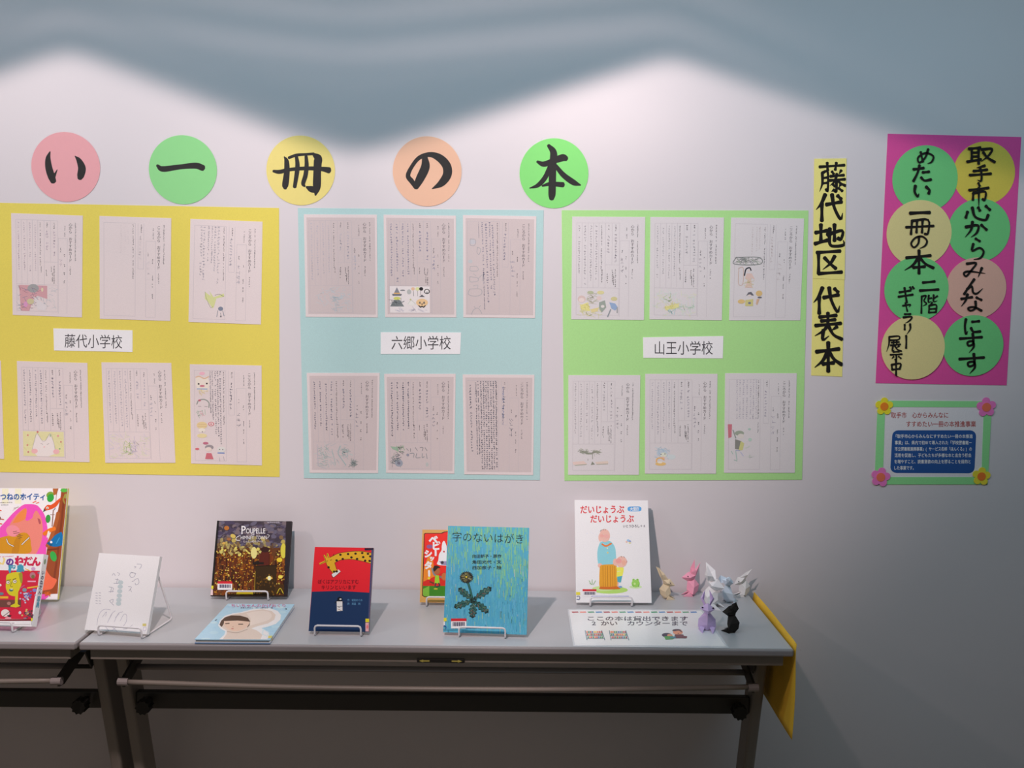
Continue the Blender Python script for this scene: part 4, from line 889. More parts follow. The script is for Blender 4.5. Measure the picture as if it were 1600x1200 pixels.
def d_white(a):
    a.rect(125, 860, 255, 996, (232, 228, 233)); a.z = (0, 740, 4); g = (166, 166, 178)
    a.up()
    for s_ in ("857,570 884,574 880,592 872,600", "840,585 850,588 842,596", "818,625 845,628 840,648 822,655 812,640 822,622 850,632", "838,672 862,662 868,690 850,702 845,690", "825,680 840,676", "802,712 822,716 806,740", "815,725 822,745",
               "735,622 748,630 742,642", "702,640 712,628 722,642", "722,665 748,672 740,690", "735,660 730,692", "712,690 745,692", "682,712 710,722 700,745", "700,716 690,748", "680,742 712,742", "684,800 708,790 704,812", "684,800 712,828"):
        a.stroke(s_, 3.2, g, same=True)
    for y in (685, 712, 740, 768, 795, 818): a.ell(755-(y-685)*.1, y, 17, 14, (186, 200, 202), n=10)
    a.up()
    for yy in range(0, 5):
        a.stroke([(598, 750+yy*16), (610, 752+yy*16)], 3, g, same=True); a.stroke([(618, 748+yy*17), (630, 750+yy*17)], 3, g, same=True)
    for s_ in ("606,950 612,905 630,868 655,852 690,856", "640,900 665,868 660,895", "672,935 700,880 722,862", "682,915 702,878", "715,930 740,880 768,868", "722,905 745,880", "752,925 775,885 792,890 790,930 770,960", "770,975 800,970 830,950", "660,960 680,985", "700,985 725,965", "735,990 700,960"):
        a.stroke(s_, 2.6, (176, 174, 188), same=True)
    a.rect(892, 942, 915, 958, (206, 196, 120)); a.stroke("898,965 914,965 912,985 898,984 898,965", 2, (170, 160, 190))
_, info = book('white', 'plain white book with faint grey handwriting', (.0742, -.4158, -.1611, .3701, .1726, .1957), .012,
     [(155.5,864),(249.5,871),(229.5,992),(131.8,984.5)], (232, 228, 233), d_white, spine_side='R')
wire_stand(*info, 'white wire stand holding the plain white book', shift=.019, depth=.15)

def d_city(a):
    a.rect(325, 810, 460, 936, (54, 40, 30)); a.z = (290, 790, 5); r = random.Random(11)
    a.poly("248,122 830,125 795,712 198,708", (66, 58, 66)); 
    def X(v, y): return 232-(y-140)*.05+v*(788+(-.04)*(y-140)-232+(y-140)*.05-0)
    for i in range(260):           # purple smoke above
        v, y = r.random(), r.uniform(135, 330); a.ell(X(v, y), y, r.uniform(14, 34), r.uniform(8, 20), r.choice(((92, 84, 98), (70, 62, 84), (112, 100, 104), (60, 52, 64), (96, 92, 110))), r.uniform(-.6, .6), same=(i % 10 != 0), n=8)
    for i in range(110):
        v, y = r.random(), r.uniform(250, 420); a.ell(X(v, y), y, r.uniform(10, 26), r.uniform(8, 22), r.choice(((150, 138, 90), (176, 160, 84), (120, 96, 66), (100, 86, 80))), r.uniform(-1, 1), same=(i % 10 != 0), n=8)
    a.poly("238,335 808,335 797,704 200,702", (96, 56, 26))
    BRN = ((120, 62, 20), (86, 44, 20), (64, 32, 18), (150, 88, 26), (104, 50, 24), (78, 36, 22))
    for i in range(520):
        v, y = r.random(), 300+400*r.random()**.85; a.ell(X(v, y), y, r.uniform(4, 14), r.uniform(8, 34), r.choice(BRN if y > 360 else ((150, 134, 80), (120, 96, 60), (96, 70, 48))), r.uniform(-.25, .25), same=(i % 9 != 0), n=6)
    for i in range(60):           # towers and lit ledges
        v, y = r.random(), r.uniform(370, 640); x = X(v, y); w_ = r.uniform(7, 18); hh = r.uniform(30, 110)
        a.rect(x, y, x+w_, min(y+hh, 700), r.choice(((84, 38, 18), (60, 28, 18), (112, 52, 22), (50, 26, 18))), same=(i % 4 != 0))
        a.rect(x-3, y-4, x+w_+4, y, (176, 120, 40), same=True)
    for x, y0, y1, w_ in ((300, 335, 520, 16), (382, 365, 690, 22), (345, 430, 560, 14), (600, 380, 470, 26)): a.rect(x, y0, x+w_, y1, (92, 42, 22))
    for i in range(420):
        v, y = r.random(), 350+345*r.random()**.9; q_ = r.uniform(1.5, 5.5); a.ell(X(v, y), y, q_*r.uniform(.7, 1.6), q_, r.choice(((214, 168, 50), (196, 140, 34), (226, 196, 90), (180, 120, 30), (206, 196, 90))), r.uniform(-1, 1), same=(i % 12 != 0), n=6)
    for i in range(26): v = r.random(); a.ell(X(v, 350), 350+r.uniform(-20, 40), r.uniform(8, 18), r.uniform(6, 16), r.choice(((190, 182, 100), (206, 194, 96), (170, 156, 90))), r.uniform(-1, 1), same=(i % 5 != 0), n=8)
    a.ell(322, 180, 20, 18, (170, 106, 50)); a.ell(372, 244, 22, 16, (196, 176, 90), .4); a.ell(340, 268, 18, 12, (150, 100, 60)); a.ell(300, 300, 14, 10, (196, 160, 80))
    a.ell(535, 375, 24, 46, (214, 206, 130)); a.ell(765, 360, 22, 60, (206, 196, 70)); a.ell(735, 430, 22, 18, (220, 196, 50))
    a.poly("572,478 580,400 600,350 640,338 655,380 652,470", (86, 34, 24)); a.ell(622, 350, 34, 22, (52, 26, 24)); a.rect(525, 448, 612, 466, (34, 26, 24)); a.ell(560, 452, 20, 14, (34, 26, 24))
    a.poly("548,478 712,470 706,702 532,702", (54, 38, 18)); a.stroke("548,480 712,474", 8, (36, 26, 14)); a.stroke("545,520 540,690", 6, (150, 120, 40))
    for i in range(60): a.ell(r.uniform(556, 700), r.uniform(540, 700), 6, 7, r.choice(((90, 60, 24), (120, 84, 26), (70, 48, 20))), same=(i % 8 != 0), n=6)
    a.ell(655, 572, 16, 18, (250, 226, 140)); a.ell(655, 572, 26, 10, (226, 190, 80)); a.ell(655, 572, 12, 13, (255, 240, 190)); a.ell(742, 562, 18, 14, (246, 206, 80))
    for i in range(14): a.stroke([(640+i*7, 128+r.uniform(0, 8)), (645+i*7, 140)], 3, (190, 185, 195), same=(i > 0))
    a.gl('P', 438, 163, 34, 66, (232, 230, 236), .01, False, True); a.gl('OUPELLE', 474, 182, 150, 42, (232, 230, 236), .008, False, True)
    a.gl('OF', 512, 226, 28, 12, (222, 220, 226), .01, False, True)
    a.stroke("428,240 400,255 398,275 425,278", 4, (232, 230, 236)); a.gl('HIMNEY', 432, 242, 104, 28, (232, 230, 236), 0, False, True); a.gl('TOWN', 552, 242, 84, 28, (232, 230, 236), 0, False, True); a.stroke("640,232 656,240 640,262", 3, (232, 230, 236))
    a.text('えんとつ町のプペル', 450, 277, 158, 18, (206, 200, 196), .02)
    a.rect(400, 682, 530, 697, (232, 196, 40)); a.rect(700, 620, 770, 690, (70, 46, 18)); a.stroke("715,690 740,650 765,690", 5, (206, 190, 50))
    a.poly("788,125 830,125 795,712 770,712", (40, 34, 38)); a.poly("198,704 795,704 795,716 196,716", (44, 34, 26)); a.poly("248,122 262,122 214,712 198,712", (26, 26, 26))
    barcode(a, 252, 597, 366, 662)
    a.rect(199, 630, 220, 655, (220, 214, 50)); a.rect(196, 657, 216, 703, (226, 200, 200))
_, info = book('city', 'dark square book with golden night city and chimney on the cover', (.332, -.1236, .0139, .3476, .2175, .2162), .012,
     [(339.6,814.4),(456,815),(448,933),(329.6,932.4)], (46, 38, 36), d_city, spine=(30, 36, 30))
wire_stand(*info, 'white wire stand holding the dark golden city book', shift=-.002)

def d_giraffe(a):
    a.rect(478, 850, 590, 992, (228, 36, 48)); a.z = (290, 790, 5)
    a.poly("985,680 1200,673 1450,688 1440,1000 955,1000", (28, 54, 92))
    Y = (222, 172, 42)
    a.poly("1140,545 1195,505 1212,522 1155,570", (236, 228, 222))
    a.poly("1150,398 1200,376 1300,362 1380,362 1458,378 1450,462 1380,440 1290,425 1215,430 1165,452 1182,505 1195,518 1150,535 1110,482 1095,448 1050,468 1043,455 1092,432 1075,392 1087,388 1102,415 1103,376 1115,378 1124,412", Y)
    for s_ in ("1078,392 1095,428", "1105,380 1116,412", "1050,465 1092,440 1092,432", "1095,445 1110,480 1148,532", "1125,410 1150,398 1160,380", "1150,398 1200,376 1300,362 1380,362 1455,376", "1165,452 1215,430 1290,425 1380,440 1448,460", "1165,452 1180,505", "1140,545 1155,568 1210,524"): a.stroke(s_, 3.2, (60, 36, 20))
    for x, y in ((1210, 388), (1270, 383), (1328, 380), (1380, 375), (1425, 382), (1180, 433), (1228, 422), (1296, 410), (1340, 422), (1388, 408), (1443, 402), (1403, 436), (1438, 438), (1117, 488), (1160, 522), (1180, 520)):
        a.ell(x, y, 10, 9, (50, 36, 26), n=9)
    a.stroke("1100,440 1112,436", 3, (50, 36, 26)); a.stroke("1130,432 1142,428", 3, (50, 36, 26))
    a.poly("1398,337 1468,335 1468,352 1400,355", (28, 28, 50))
    a.text('ぼくはアフリカにすむ', 1032, 582, 322, 38, (120, 20, 34), .01); a.text('キリンといいます', 1058, 626, 275, 38, (120, 20, 34), .01)
    a.poly("1160,770 1185,745 1215,745 1245,770 1228,762 1180,762", (22, 28, 36)); a.poly("1180,755 1225,755 1226,828 1182,832", (226, 224, 220), smooth=False)
    a.ell(1205, 738, 20, 17, (20, 22, 30)); a.ell(1210, 738, 9, 6, (216, 214, 210)); a.stroke("1184,795 1224,792", 3, (90, 90, 96)); a.stroke("1190,815 1218,826", 3, (150, 90, 60)); a.stroke("1192,800 1205,805", 3, (80, 80, 90))
    LB = (96, 150, 190)
    a.text('作　岩佐めぐみ', 1264, 735, 118, 20, LB, .01); a.text('絵　高畠　純', 1264, 763, 102, 20, LB, .01)
    a.poly("1452,352 1468,352 1432,990 1420,990", (70, 76, 110)); a.rect(1405, 888, 1434, 914, (222, 210, 40)); a.rect(1405, 918, 1432, 985, (226, 170, 172)); a.ell(1420, 950, 8, 14, (226, 120, 120))
_, info = book('giraffe', 'red and navy book with a bending yellow giraffe', (.6413, -.3969, -.0221, .3589, .1557, .2148), .012,
     [(492,855),(583.6,857),(576,988),(482,987)], (228, 36, 48), d_giraffe, spine=(40, 50, 90), spine_side='R', edge=(30, 50, 90))
wire_stand(*info, 'white wire stand holding the red and navy giraffe book')

def d_sitter(a):
    a.rect(650, 824, 752, 946, (206, 160, 88)); a.z = (590, 790, 5)
    ol = "362,222 372,216 500,216 520,206 560,200 740,200 752,216 748,705 735,720 365,720 352,708"
    a.poly("358,224 368,217 495,217 520,206 560,203 740,203 750,216 747,705 735,718 367,718 350,706", (40, 26, 20)); a.poly("364,228 372,222 500,222 524,212 560,208 736,208 745,220 742,702 732,713 370,713 356,702", (226, 44, 34))
    a.poly("360,500 400,380 430,420 450,560 358,600", (234, 130, 40)); a.poly("356,600 530,520 740,560 742,660 356,660", (206, 42, 34)); a.poly("357,632 540,632 742,640 742,702 732,713 370,713 357,702", (60, 128, 34)); a.poly("357,655 405,632 405,712 370,713 357,702", (120, 176, 60))
    W = (238, 234, 232)
    for ch, x, y, z in (('ベ', 398, 240, 72), ('ビ', 420, 290, 70), ('シ', 362, 355, 64), ('ッ', 402, 400, 44), ('タ', 364, 445, 64)): a.gl(ch, x, y-6, z, z, W, .06, same=False)
    a.stroke("452,350 453,395", 16, W); a.stroke("402,515 404,555", 16, W); a.ell(402, 573, 10, 10, (226, 206, 60))
    a.ell(404, 325, 24, 16, (140, 90, 140))
    a.poly("474,430 480,385 498,355 500,320 508,288 522,282 538,320 548,345 620,340 660,280 680,300 680,380 700,420 690,470 480,470", W, smooth=True)
    a.ell(518, 365, 7, 7, (190, 40, 40)); a.poly("480,440 700,440 690,475 500,470", (150, 140, 170)); a.ell(505, 450, 12, 12, (60, 50, 60))
    a.ell(462, 518, 26, 28, (170, 100, 60)); a.poly("432,510 440,480 465,474 492,490 470,496 445,520", (44, 34, 30), smooth=True); a.stroke("425,495 440,540 470,560", 12, (120, 130, 140)); a.poly("450,552 478,550 486,612 446,612", (150, 200, 50)); a.stroke("488,560 520,575", 14, (120, 110, 116)); a.stroke("455,612 450,635", 10, (60, 60, 70)); a.stroke("478,612 486,630 460,640", 10, (60, 60, 66)); a.ell(455, 655, 16, 6, (190, 180, 60)); a.stroke("410,600 440,612", 12, (110, 60, 40)); a.ell(520, 560, 20, 30, (190, 110, 60))
_, info = book('sitter', 'red book with tan border and white katakana title, half hidden behind the blue book', (.9081, -.1603, -.0082, .3402, .1619, .2051), .012,
     [(659,828),(748,829),(744,943),(656.6,941.6)], (206, 160, 88), d_sitter)
wire_stand(*info, 'white wire stand mostly hidden behind the blue dandelion book', shift=-.001)

def d_dand(a):
    a.rect(690, 818, 830, 998, (84, 168, 194)); a.z = (590, 790, 5); r = random.Random(21)
    lv = 0
    for i in range(2000):
        if i % 45 == 0: a.up()
        x, y = r.uniform(520, 1180), r.uniform(150, 1000)
        gy = 1-(y-160)/840; gx = (x-520)/660
        pg = max(.04, min(.96, 1.6*(gy-.52)+.5*gx-.05+(.55 if 930 < x < 1080 and y < 720 else 0)+(.35 if x > 1080 and y < 560 else 0)))
        if r.random() < pg: c = r.choice(((110, 186, 166), (124, 188, 150), (102, 182, 176), (136, 192, 136), (96, 178, 180), (116, 186, 160)))
        else: c = r.choice(((84, 168, 196), (78, 162, 198), (92, 174, 196), (98, 174, 202), (88, 166, 190)))
        if r.random() < .035: c = r.choice(((190, 200, 120), (196, 206, 190), (170, 204, 160)))
        h_ = r.uniform(20, 75); x2 = x+r.uniform(-2, 2); w_ = r.uniform(3, 9) if c[0] < 160 else r.uniform(1.5, 3.5)
        a.poly([(x-w_/2, y), (x+w_/2, y), (x2+w_/2, y+h_), (x2-w_/2, y+h_)], c, True)
    a.up()
    K = (44, 62, 62)
    a.text('字のないはがき', 578, 205, 572, 84, (36, 50, 50), -.006, slope=22)
    a.text('向田邦子・原作', 738, 388, 230, 30, K, .02); a.text('角田光代・文', 738, 434, 230, 30, K, .02); a.text('西加奈子・絵', 738, 478, 230, 30, K, .02)
    a.stroke("705,605 722,660 738,720 748,760", 17, (34, 48, 46)); a.stroke("705,605 722,660 738,720 748,760", 9, (50, 110, 96))
    def leaf(bx, by, tx, ty, w_):
        dx, dy = tx-bx, ty-by; l = math.hypot(dx, dy); ux, uy = dx/l, dy/l; nx, ny = -uy, ux
        prof = [0, .55, .35, .9, .6, 1.15, .75, 1.1, .6, .8, 0]
        L = [(bx+ux*l*i/10+nx*w_*p, by+uy*l*i/10+ny*w_*p) for i, p in enumerate(prof)]
        R2 = [(bx+ux*l*i/10-nx*w_*p, by+uy*l*i/10-ny*w_*p) for i, p in list(enumerate(prof))[9:0:-1]]
        cx, cy = (bx+tx)/2, (by+ty)/2
        a.poly(L+R2, (30, 42, 40)); a.poly([(cx+(x-cx)*.86, cy+(y-cy)*.86) for x, y in L+R2], (52, 98, 92))
        a.stroke([(bx, by), (tx, ty)], 4, (28, 40, 40))
        for i in range(7):
            t = .2+.1*i; sg = 1 if i % 2 else -1
            a.stroke([(bx+dx*t, by+dy*t), (bx+dx*(t+.12)+nx*w_*.6*sg, by+dy*(t+.12)+ny*w_*.6*sg)], 3, r.choice(((140, 150, 130), (30, 50, 50), (110, 130, 90), (150, 90, 80))), same=(i > 0))
    leaf(745, 745, 632, 652, 26); leaf(748, 742, 890, 648, 28); leaf(745, 748, 598, 800, 26); leaf(750, 752, 742, 884, 30); leaf(752, 750, 866, 842, 27)
    n = 44
    a.poly([(695+(56 if i % 2 else 46)*math.cos(2*math.pi*i/n), 568+(50 if i % 2 else 40)*math.sin(2*math.pi*i/n)) for i in range(n)], (46, 50, 44))
    for i in range(70):
        t = r.uniform(0, 6.28); q0, q1 = r.uniform(8, 26), r.uniform(26, 48)
        a.stroke([(695+q0*math.cos(t), 568+q0*.9*math.sin(t)), (695+q1*math.cos(t), 568+q1*.9*math.sin(t))], 2.6, r.choice(((150, 146, 90), (90, 96, 80), (40, 44, 40), (176, 170, 120), (120, 100, 60))), same=(i % 10 != 0), cap=False)
    a.ell(694, 566, 7, 6, (226, 206, 60))
    barcode(a, 576, 886, 696, 962)
    a.rect(512, 880, 541, 906, (222, 214, 60)); a.rect(508, 908, 528, 938, (226, 228, 232)); a.stroke("511,944 534,944 534,968 511,968", 5, (30, 60, 140)); a.rect(505, 968, 700, 975, (70, 150, 176))
    a.rect(690, 954, 860, 962, (40, 90, 160))
_, info = book('dandelion', 'blue and green crayon book with a dark dandelion', (1.0187, -.399, -.0587, .3365, .2159, .2733), .011,
     [(699.6,822),(827,825.4),(822.6,993),(693,988)], (84, 168, 194), d_dand)
wire_stand(*info, 'white wire stand holding the blue dandelion book', shift=-.006)

def d_grand(a):
    a.rect(895, 778, 1022, 946, (236, 234, 238)); a.z = (860, 770, 4.615); r = random.Random(31)
    RDD = (206, 60, 66)
    a.text('だいじょうぶ', 214, 92, 318, 64, RDD, .025); a.text('だいじょうぶ', 286, 162, 316, 62, RDD, .025)
    a.poly([(570, 104), (640, 104), (652, 110), (656, 122), (652, 134), (640, 140), (570, 140), (558, 134), (554, 122), (558, 110)], (86, 160, 216)); a.text('大型版', 572, 108, 68, 28, (226, 236, 242), .03)
    a.text('いとうひろし', 522, 236, 122, 24, (70, 64, 76), .02); a.text('作・絵', 648, 240, 34, 16, (90, 84, 96), .02)
    a.ell(428, 706, 132, 26, (178, 216, 112)); a.ell(380, 696, 80, 18, (196, 222, 150)); a.ell(615, 684, 46, 12, (200, 226, 170))
    SK = (240, 182, 168)
    a.poly("352,378 365,362 420,355 448,372 468,412 474,480 472,520 440,530 360,530 344,515 338,470 340,420", (140, 202, 212), smooth=True)
    a.ell(392, 316, 38, 48, SK, -.1); a.ell(360, 330, 14, 30, SK); a.ell(372, 318, 16, 12, (246, 168, 158)); a.ell(405, 322, 20, 14, (246, 172, 164))
    a.stroke("372,378 400,392 438,374", 12, (226, 124, 62)); a.stroke("365,276 358,286", 3, (110, 80, 80)); a.stroke("374,272 369,280", 3, (110, 80, 80)); a.stroke("386,268 383,276", 3, (110, 80, 80)); a.stroke("397,270 396,277", 3, (110, 80, 80))
    a.ell(411, 408, 5, 5, (236, 230, 190)); a.ell(413, 440, 6, 6, (236, 206, 130)); a.ell(357, 532, 16, 16, SK)
    a.poly("356,540 372,528 440,524 474,528 480,600 482,684 440,690 360,688 352,620", (220, 158, 54), smooth=True)
    for x in (378, 395, 412, 430, 448, 464): a.stroke([(x, 535), (x+2, 684)], 3, (176, 112, 40))
    a.poly("358,682 420,684 480,680 500,690 490,700 360,700", (206, 110, 48), smooth=True)
    a.poly("472,545 520,545 528,560 520,600 500,632 478,618 478,560", (226, 226, 96), smooth=True); a.stroke("480,575 505,572", 4, (250, 250, 190)); a.poly("480,612 518,606 508,652 484,652", (84, 168, 182)); a.stroke("488,652 486,680", 9, SK); a.ell(504, 684, 14, 7, (120, 160, 200))
    a.ell(512, 506, 40, 40, SK); a.ell(468, 508, 18, 26, SK); a.ell(492, 500, 22, 18, (240, 160, 152)); a.ell(528, 512, 14, 18, (244, 172, 150)); a.stroke("508,466 515,472", 3, (100, 80, 80)); a.stroke("528,468 534,476", 3, (100, 80, 80)); a.stroke("548,496 552,506 546,512", 3, (190, 110, 100))
    a.ell(615, 660, 30, 26, (150, 206, 96)); a.ell(600, 636, 10, 10, (160, 212, 106)); a.ell(628, 636, 10, 10, (160, 212, 106)); a.ell(598, 634, 3, 3, (60, 80, 50)); a.ell(628, 634, 3, 3, (60, 80, 50)); a.stroke("592,668 600,682", 4, (110, 170, 80)); a.stroke("640,664 636,682", 4, (110, 170, 80)); a.ell(608, 662, 8, 8, (196, 226, 150))
    for s_ in ("278,640 290,662", "300,632 300,666", "325,640 310,666", "284,660 300,668", "318,652 308,668"): a.stroke(s_, 4, (130, 176, 110))
    a.ell(560, 352, 10, 8, (150, 190, 220)); a.ell(572, 358, 9, 7, (150, 160, 200)); a.ell(548, 362, 7, 6, (240, 190, 170)); a.ell(572, 370, 8, 5, (226, 220, 140))
    for i in range(16): a.ell(r.uniform(260, 600), r.uniform(290, 380), 2.4, 2.4, (206, 214, 226), same=(i > 0), n=6)
    barcode(a, 231, 701, 331, 752); a.rect(184, 721, 213, 741, (222, 210, 70)); a.stroke("188,752 208,752 208,772 188,772", 4, (40, 60, 120)); a.rect(295, 748, 566, 754, (96, 110, 190))
_, info = book('grandpa', 'large white book with an old man and a child drawn on its cover', (1.3807, -.1461, .0186, .3623, .2162, .2937), .011,
     [(898,781.3),(1011.7,783),(1018.6,942.3),(900,942.3)], (236, 234, 238), d_grand)
wire_stand(*info, 'white wire stand holding the large white book', shift=-.009)

# book lying flat
def flat_book():
    c = [(.293, -.193), (.479, -.192), (.482, -.463), (.293, -.464)]
    e = empty('picture_book', (.387, -.328, .7), label='pale blue book lying flat with a hooded young child on the cover', cat='book', group='picture books displayed on the table')
    L = lambda p, z: Vector((p[0]-.387, p[1]+.328, z))
    blue = rgb((168, 206, 224), ALB)
    MB().prism([L(p, .0093) for p in c[::-1]], (0, 0, .0022), blue).build('front_cover', GLOSS, e)
    MB().prism([L(p, .0003) for p in c[::-1]], (0, 0, .0022), rgb((110, 140, 176), ALB)).build('back_cover', GLOSS, e)
    ins = [(.293+.001, -.195), (.477, -.194), (.480, -.460), (.295, -.461)]
    MB().prism([L(p, .0025) for p in ins[::-1]], (0, 0, .0068)).build('page_block', WHT, e)
    MB().prism([L(p, .0025) for p in ((.4765, -.193), (.479, -.193), (.482, -.462), (.4795, -.462))], (0, 0, .0068), rgb((214, 222, 228), ALB)).build('spine', GLOSS, e)
    px = [(356,943.6),(460,944.4),(423,1000),(304,999)]
    a = Art(px, quadsurf([L(p, .0115) for p in c]), base=4e-5); a.z = (290, 790, 5); r = random.Random(12)
    for i in range(120):
        if i % 20 == 0: a.up()
        x, y = r.uniform(90, 820), r.uniform(775, 1045); a.ell(x, y, r.uniform(14, 40), r.uniform(5, 12), r.choice(((170, 208, 224), (178, 212, 226), (160, 202, 222), (186, 216, 226))), same=True, n=8)
    a.poly("248,945 262,905 300,870 360,850 420,842 500,820 580,808 660,808 715,828 742,862 738,900 700,935 640,955 590,966 650,1000 658,1025 640,1048 262,1048 300,1015 308,990 268,970", (236, 232, 228))
    a.poly("262,940 280,900 320,872 380,855 440,846 520,826 600,816 670,830 700,862 690,900 640,930 560,950 510,968 560,985 600,1015 590,1048 290,1048 318,1010 320,985 285,965", (214, 200, 188))
    a.poly("470,850 560,830 640,835 670,870 640,905 560,930 490,945 505,900", (224, 212, 202), smooth=True)
    a.poly("258,940 270,910 300,882 350,866 420,868 480,885 500,915 495,945 478,962 480,925 300,908 288,940 275,958", (84, 68, 58))
    a.poly("292,908 400,906 490,914 488,940 460,968 400,988 340,980 300,950", (220, 192, 172), smooth=True)
    a.poly("290,912 300,890 350,872 430,872 485,890 492,916 400,908", (76, 60, 52))
    a.stroke("305,932 335,930", 7, (60, 46, 42)); a.stroke("408,936 442,936", 7, (60, 46, 42)); a.ell(365, 955, 6, 3, (190, 150, 130)); a.ell(362, 970, 10, 4, (196, 120, 110))
    a.stroke("320,990 400,1000 480,975", 4, (170, 150, 138)); a.stroke("560,985 600,1000 640,990", 5, (236, 236, 236))
    a.poly("600,968 655,1000 640,1030 596,1012", (206, 222, 230)); a.poly("612,982 648,1004 636,1022 604,1008", (236, 238, 240))
    a.text('ちいちゃんのかげおくり', 352, 770, 436, 30, (196, 110, 150), .02); a.text('あまんきみこ　作・上野紀子　絵', 425, 797, 255, 13, (110, 110, 130), .02)
    a.rect(648, 1022, 682, 1040, (206, 200, 110))
    a.build('cover_print', GLOSS, e)
    sp = Art([(0, 0), (100, 0), (100, 10), (0, 10)], quadsurf([L((.4822, -.462), .0093), L((.4792, -.193), .0093), L((.4792, -.193), .0025), L((.4822, -.462), .0025)]), base=1e-4)
    sp.up(); sp.scrib(30, 5, 80, 5, 12, (90, 90, 110), random.Random(3), .8); sp.rect(4, 0, 10, 10, (220, 200, 130)); sp.build('spine_print', GLOSS, e)
flat_book()

# laminated notice on the table
def table_notice():
    c = [(1.25, -.187), (1.622, -.181), (1.629, -.448), (1.248, -.452)]
    e = empty('table_notice', (1.44, -.32, .7), label='white laminated notice lying flat on the table in front of the large white book', cat='notice')
    L = lambda p, z: Vector((p[0]-1.44, p[1]+.32, z))
    MB().prism([L(p, .0004) for p in c[::-1]], (0, 0, .0006), rgb((224, 228, 230), ALB)).build('card', GLOSS, e)
    m = [(1.246, -.178), (1.628, -.172), (1.636, -.4585), (1.243, -.4595)]
    MB().prism([L(p, .0001) for p in m[::-1]], (0, 0, .0003)).build('laminate_edge', mat('clear_laminate', (214, 220, 224), .2), e)
    a = Art([(889.3,953),(1095,954),(1134,1009.4),(896.8,1009.4)], quadsurf([L(p, .0010) for p in c]), base=3e-5); a.z = (860, 770, 4.615)
    cs = ((170, 52, 62), (226, 120, 104), (60, 150, 106), (60, 130, 186))
    a.up()
    for i in range(16): x = 152+57*i; a.poly([(x, 858), (x+46, 857), (x+52, 866), (x+8, 868)], cs[(i+(1 if i > 11 and i < 14 else 0)*0) % 4], True)
    a.flush('colour_dash_row', GLOSS, e)
    N_ = (52, 50, 72)
    a.text('ここの本は貸出できます', 258, 894, 740, 38, N_, .02); a.text('2かい　カウンターまで', 296, 930, 700, 38, N_, .02)
    a.flush('notice_text', GLOSS, e)
    r = random.Random(4)
    for x0 in (250, 425):
        if x0 == 425: a.flush('bookshelf_picture', GLOSS, e)
        a.poly([(x0, 1004), (x0+118, 1004), (x0+136, 1066), (x0+10, 1066)], (226, 224, 220))
        for rw in range(3):
            a.stroke([(x0+3+rw*3, 1022+rw*19), (x0+124+rw*5, 1022+rw*19)], 3, (70, 110, 130))
            for k in range(9):
                x = x0+6+rw*3+k*13; y = 1007+rw*19; a.rect(x, y, x+10, y+13, r.choice(((196, 70, 70), (226, 120, 70), (60, 140, 100), (230, 190, 80), (150, 50, 70), (70, 110, 170))), same=(k > 0))
        a.stroke([(x0-2, 1004), (x0+8, 1070)], 5, (60, 110, 130)); a.stroke([(x0+118, 1004), (x0+138, 1070)], 5, (60, 110, 130))
    a.flush('bookshelf_picture', GLOSS, e)
    a.ell(840, 1034, 36, 15, (60, 56, 80)); a.ell(862, 1036, 20, 9, (226, 150, 120)); a.poly("820,1044 880,1040 905,1050 880,1064 830,1066", (80, 160, 80)); a.ell(915, 1002, 34, 11, (66, 50, 66)); a.ell(922, 1014, 36, 18, (226, 150, 116)); a.stroke("895,1004 930,1000 950,1012", 7, (66, 50, 66)); a.poly("900,1030 960,1030 965,1040 988,1042 985,1056 890,1056", (110, 60, 70)); a.ell(925, 1022, 6, 3, (120, 60, 50)); a.poly("862,1046 905,1044 905,1056 865,1058", (60, 130, 150))
    a.build('reading_picture', GLOSS, e)
table_notice()

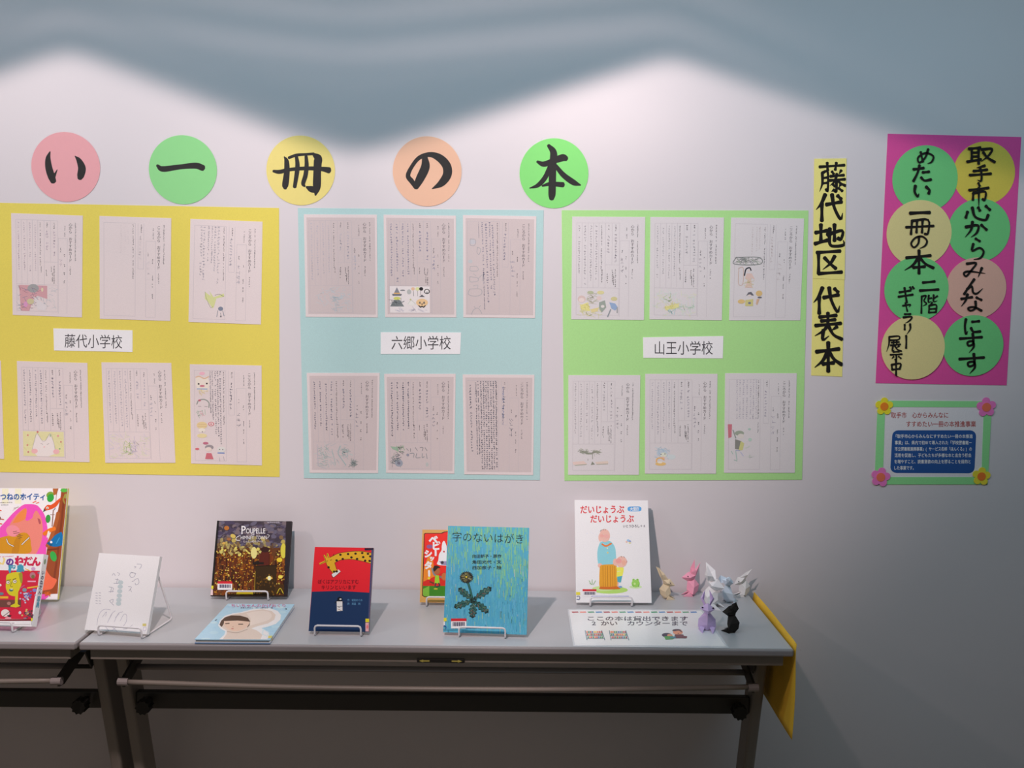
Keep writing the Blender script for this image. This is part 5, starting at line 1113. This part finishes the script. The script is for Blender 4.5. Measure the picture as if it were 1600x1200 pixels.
# ------------------------------------------------------------------ origami rabbits
def rabbit(label, x, y, yaw, s, c, ears=((-.018, .106),), ear_w=.011, lean=0.0, head=(0, 0), tilt=0.0, spread=.006, wide=1.0, eyes=True, long=1.0):
    """folded paper rabbit, nose towards local +x"""
    m = mat('origami_'+'_'.join(str(v) for v in c), tuple(min(255, int(v*1.03)) for v in c), .75, spec=.2)
    e = empty('origami_rabbit', (x, y, .7), (0, 0, yaw), label, 'origami', 'origami paper rabbits')
    S = lambda p: (p[0]*s*long+lean*p[2]*s, p[1]*s*wide, p[2]*s)
    nf, nb = (.012, 0, .050), (-.011, 0, .056)
    V = [nf, nb, (-.027, 0, .036), (-.024, 0, .016), (-.012, 0, .0004), (.008, 0, .003), (-.006, .015, .030), (-.006, -.015, .030), (-.002, .016, .008), (-.002, -.016, .008), (.014, 0, .022)]
    F = []
    for k, (a_, b_) in enumerate(((6, 8), (7, 9))):
        T = [[0, a_, 1], [1, a_, 2], [2, a_, 3], [3, a_, b_], [3, b_, 4], [4, b_, 5], [5, b_, 10], [10, b_, a_], [10, a_, 0]]
        F += T if k == 0 else [t[::-1] for t in T]
    MB().add([S(p) for p in V], F).build('body', m, e)
    for k in (1, -1):
        T = [[0, 1, 2], [0, 2, 3], [0, 3, 1], [1, 3, 2]]
        MB().add([S(p) for p in ((.002, k*.003, .014), (-.004, k*.015, .0004), (.030, k*.009, .0004), (.006, k*.014, .012))], T if k == 1 else [t[::-1] for t in T]).build('foot', m, e)
    hx, hz = head; ct, st = math.cos(tilt), math.sin(tilt)
    def Hd(p):
        px_, pz_ = p[0]-.0, p[2]-.058
        return S((px_*ct-pz_*st+hx, p[1], px_*st+pz_*ct+.058+hz))
    H = [(.032, 0, .056), (.012, 0, .077), (.006, .0135, .062), (.006, -.0135, .062), (.012, 0, .047), (-.012, .006, .070), (-.012, -.006, .070), (-.012, 0, .054)]
    T = [[0, 2, 1], [0, 4, 2], [1, 2, 5], [2, 7, 5], [4, 7, 2]]
    Fh = T+[[{2: 3, 5: 6}.get(i, i) for i in t][::-1] for t in T]+[[1, 5, 6], [5, 7, 6]]
    hd = MB().add([Hd(p) for p in H], Fh).build('head', m, e)
    for k in (1, -1):
        tx, tz = ears[0 if k == 1 else -1]
        A_, B_ = Vector((.006, k*.003, .073)), Vector((-.012, k*.003, .062)); T_ = Vector((tx, k*spread*1.5, tz))
        ax = (T_-(A_+B_)/2); n_ = Vector((ax.z, 0, -ax.x)).normalized()
        C_ = (A_+B_)/2+ax*.42+n_*ear_w*.75+Vector((0, k*.006, 0)); E_ = (A_+B_)/2+ax*.42-n_*ear_w*.75+Vector((0, k*.002, 0)); G_ = (A_+B_)/2+ax*.45+Vector((0, k*.009, 0))
        T = [[0, 1, 5], [0, 5, 2], [1, 3, 5], [2, 5, 4], [3, 4, 5], [0, 2, 1], [1, 2, 3], [2, 4, 3]]
        MB().add([Hd(p) for p in (A_, B_, C_, E_, T_, G_)], T if k == 1 else [t[::-1] for t in T]).build('ear', m, e)
    if eyes:
        for k in (1, -1):
            p = Vector((.0145, k*.0093, .0645)); u1 = Vector((.8, -k*.55, 0)).normalized(); nr = Vector((.42, k*.62, .66)).normalized(); u1 = (u1-nr*u1.dot(nr)).normalized(); u2 = nr.cross(u1)
            p = p+nr*.0012
            MB().prism([Hd(p+(u1*math.cos(2*math.pi*i/10)+u2*math.sin(2*math.pi*i/10))*.0016) for i in range(10)], tuple(Vector(Hd(p-nr*.0022))-Vector(Hd(p)))).build('eye', BLK, hd)
PI = math.pi
rabbit('cream origami rabbit with long ears slanting left, beside the large white book', 1.545, -.078, -.15, .80, (222, 204, 172), ears=((-.044, .112), (-.036, .116)), ear_w=.012, lean=-.08, tilt=-.15)
rabbit('pink origami rabbit standing upright with tall ears', 1.620, -.045, PI+.12, .92, (254, 166, 188), ears=((-.020, .114), (-.006, .118)), ear_w=.009, tilt=.12)
rabbit('large pale grey origami rabbit with swept ears, behind the lavender one', 1.662, -.150, PI*.80+PI, 1.10, (236, 236, 238), ears=((-.034, .108), (-.006, .116)), ear_w=.017, wide=1.5, spread=.012, eyes=False)
rabbit('pale blue origami rabbit seen from behind', 1.722, -.098, .75, .98, (216, 230, 244), ears=((-.026, .076), (-.020, .080)), ear_w=.016, wide=1.3, lean=-.22, eyes=False)
rabbit('small white origami rabbit facing left at the back corner of the table', 1.774, -.045, PI+.05, .84, (228, 226, 224), ears=((-.046, .092), (-.050, .084)), ear_w=.006, tilt=-.35, head=(.002, -.004))
rabbit('lavender origami rabbit facing front, beside the notice', 1.606, -.335, -PI/2-.15, .96, (212, 188, 232), ears=((-.022, .112), (-.018, .112)), ear_w=.012, spread=.0025, wide=1.55, tilt=.25)
rabbit('black origami rabbit facing away beside the lavender one', 1.668, -.345, PI-.7, .86, (36, 34, 32), ears=((-.012, .092), (-.010, .094)), ear_w=.018, spread=.004, wide=1.3, eyes=False)
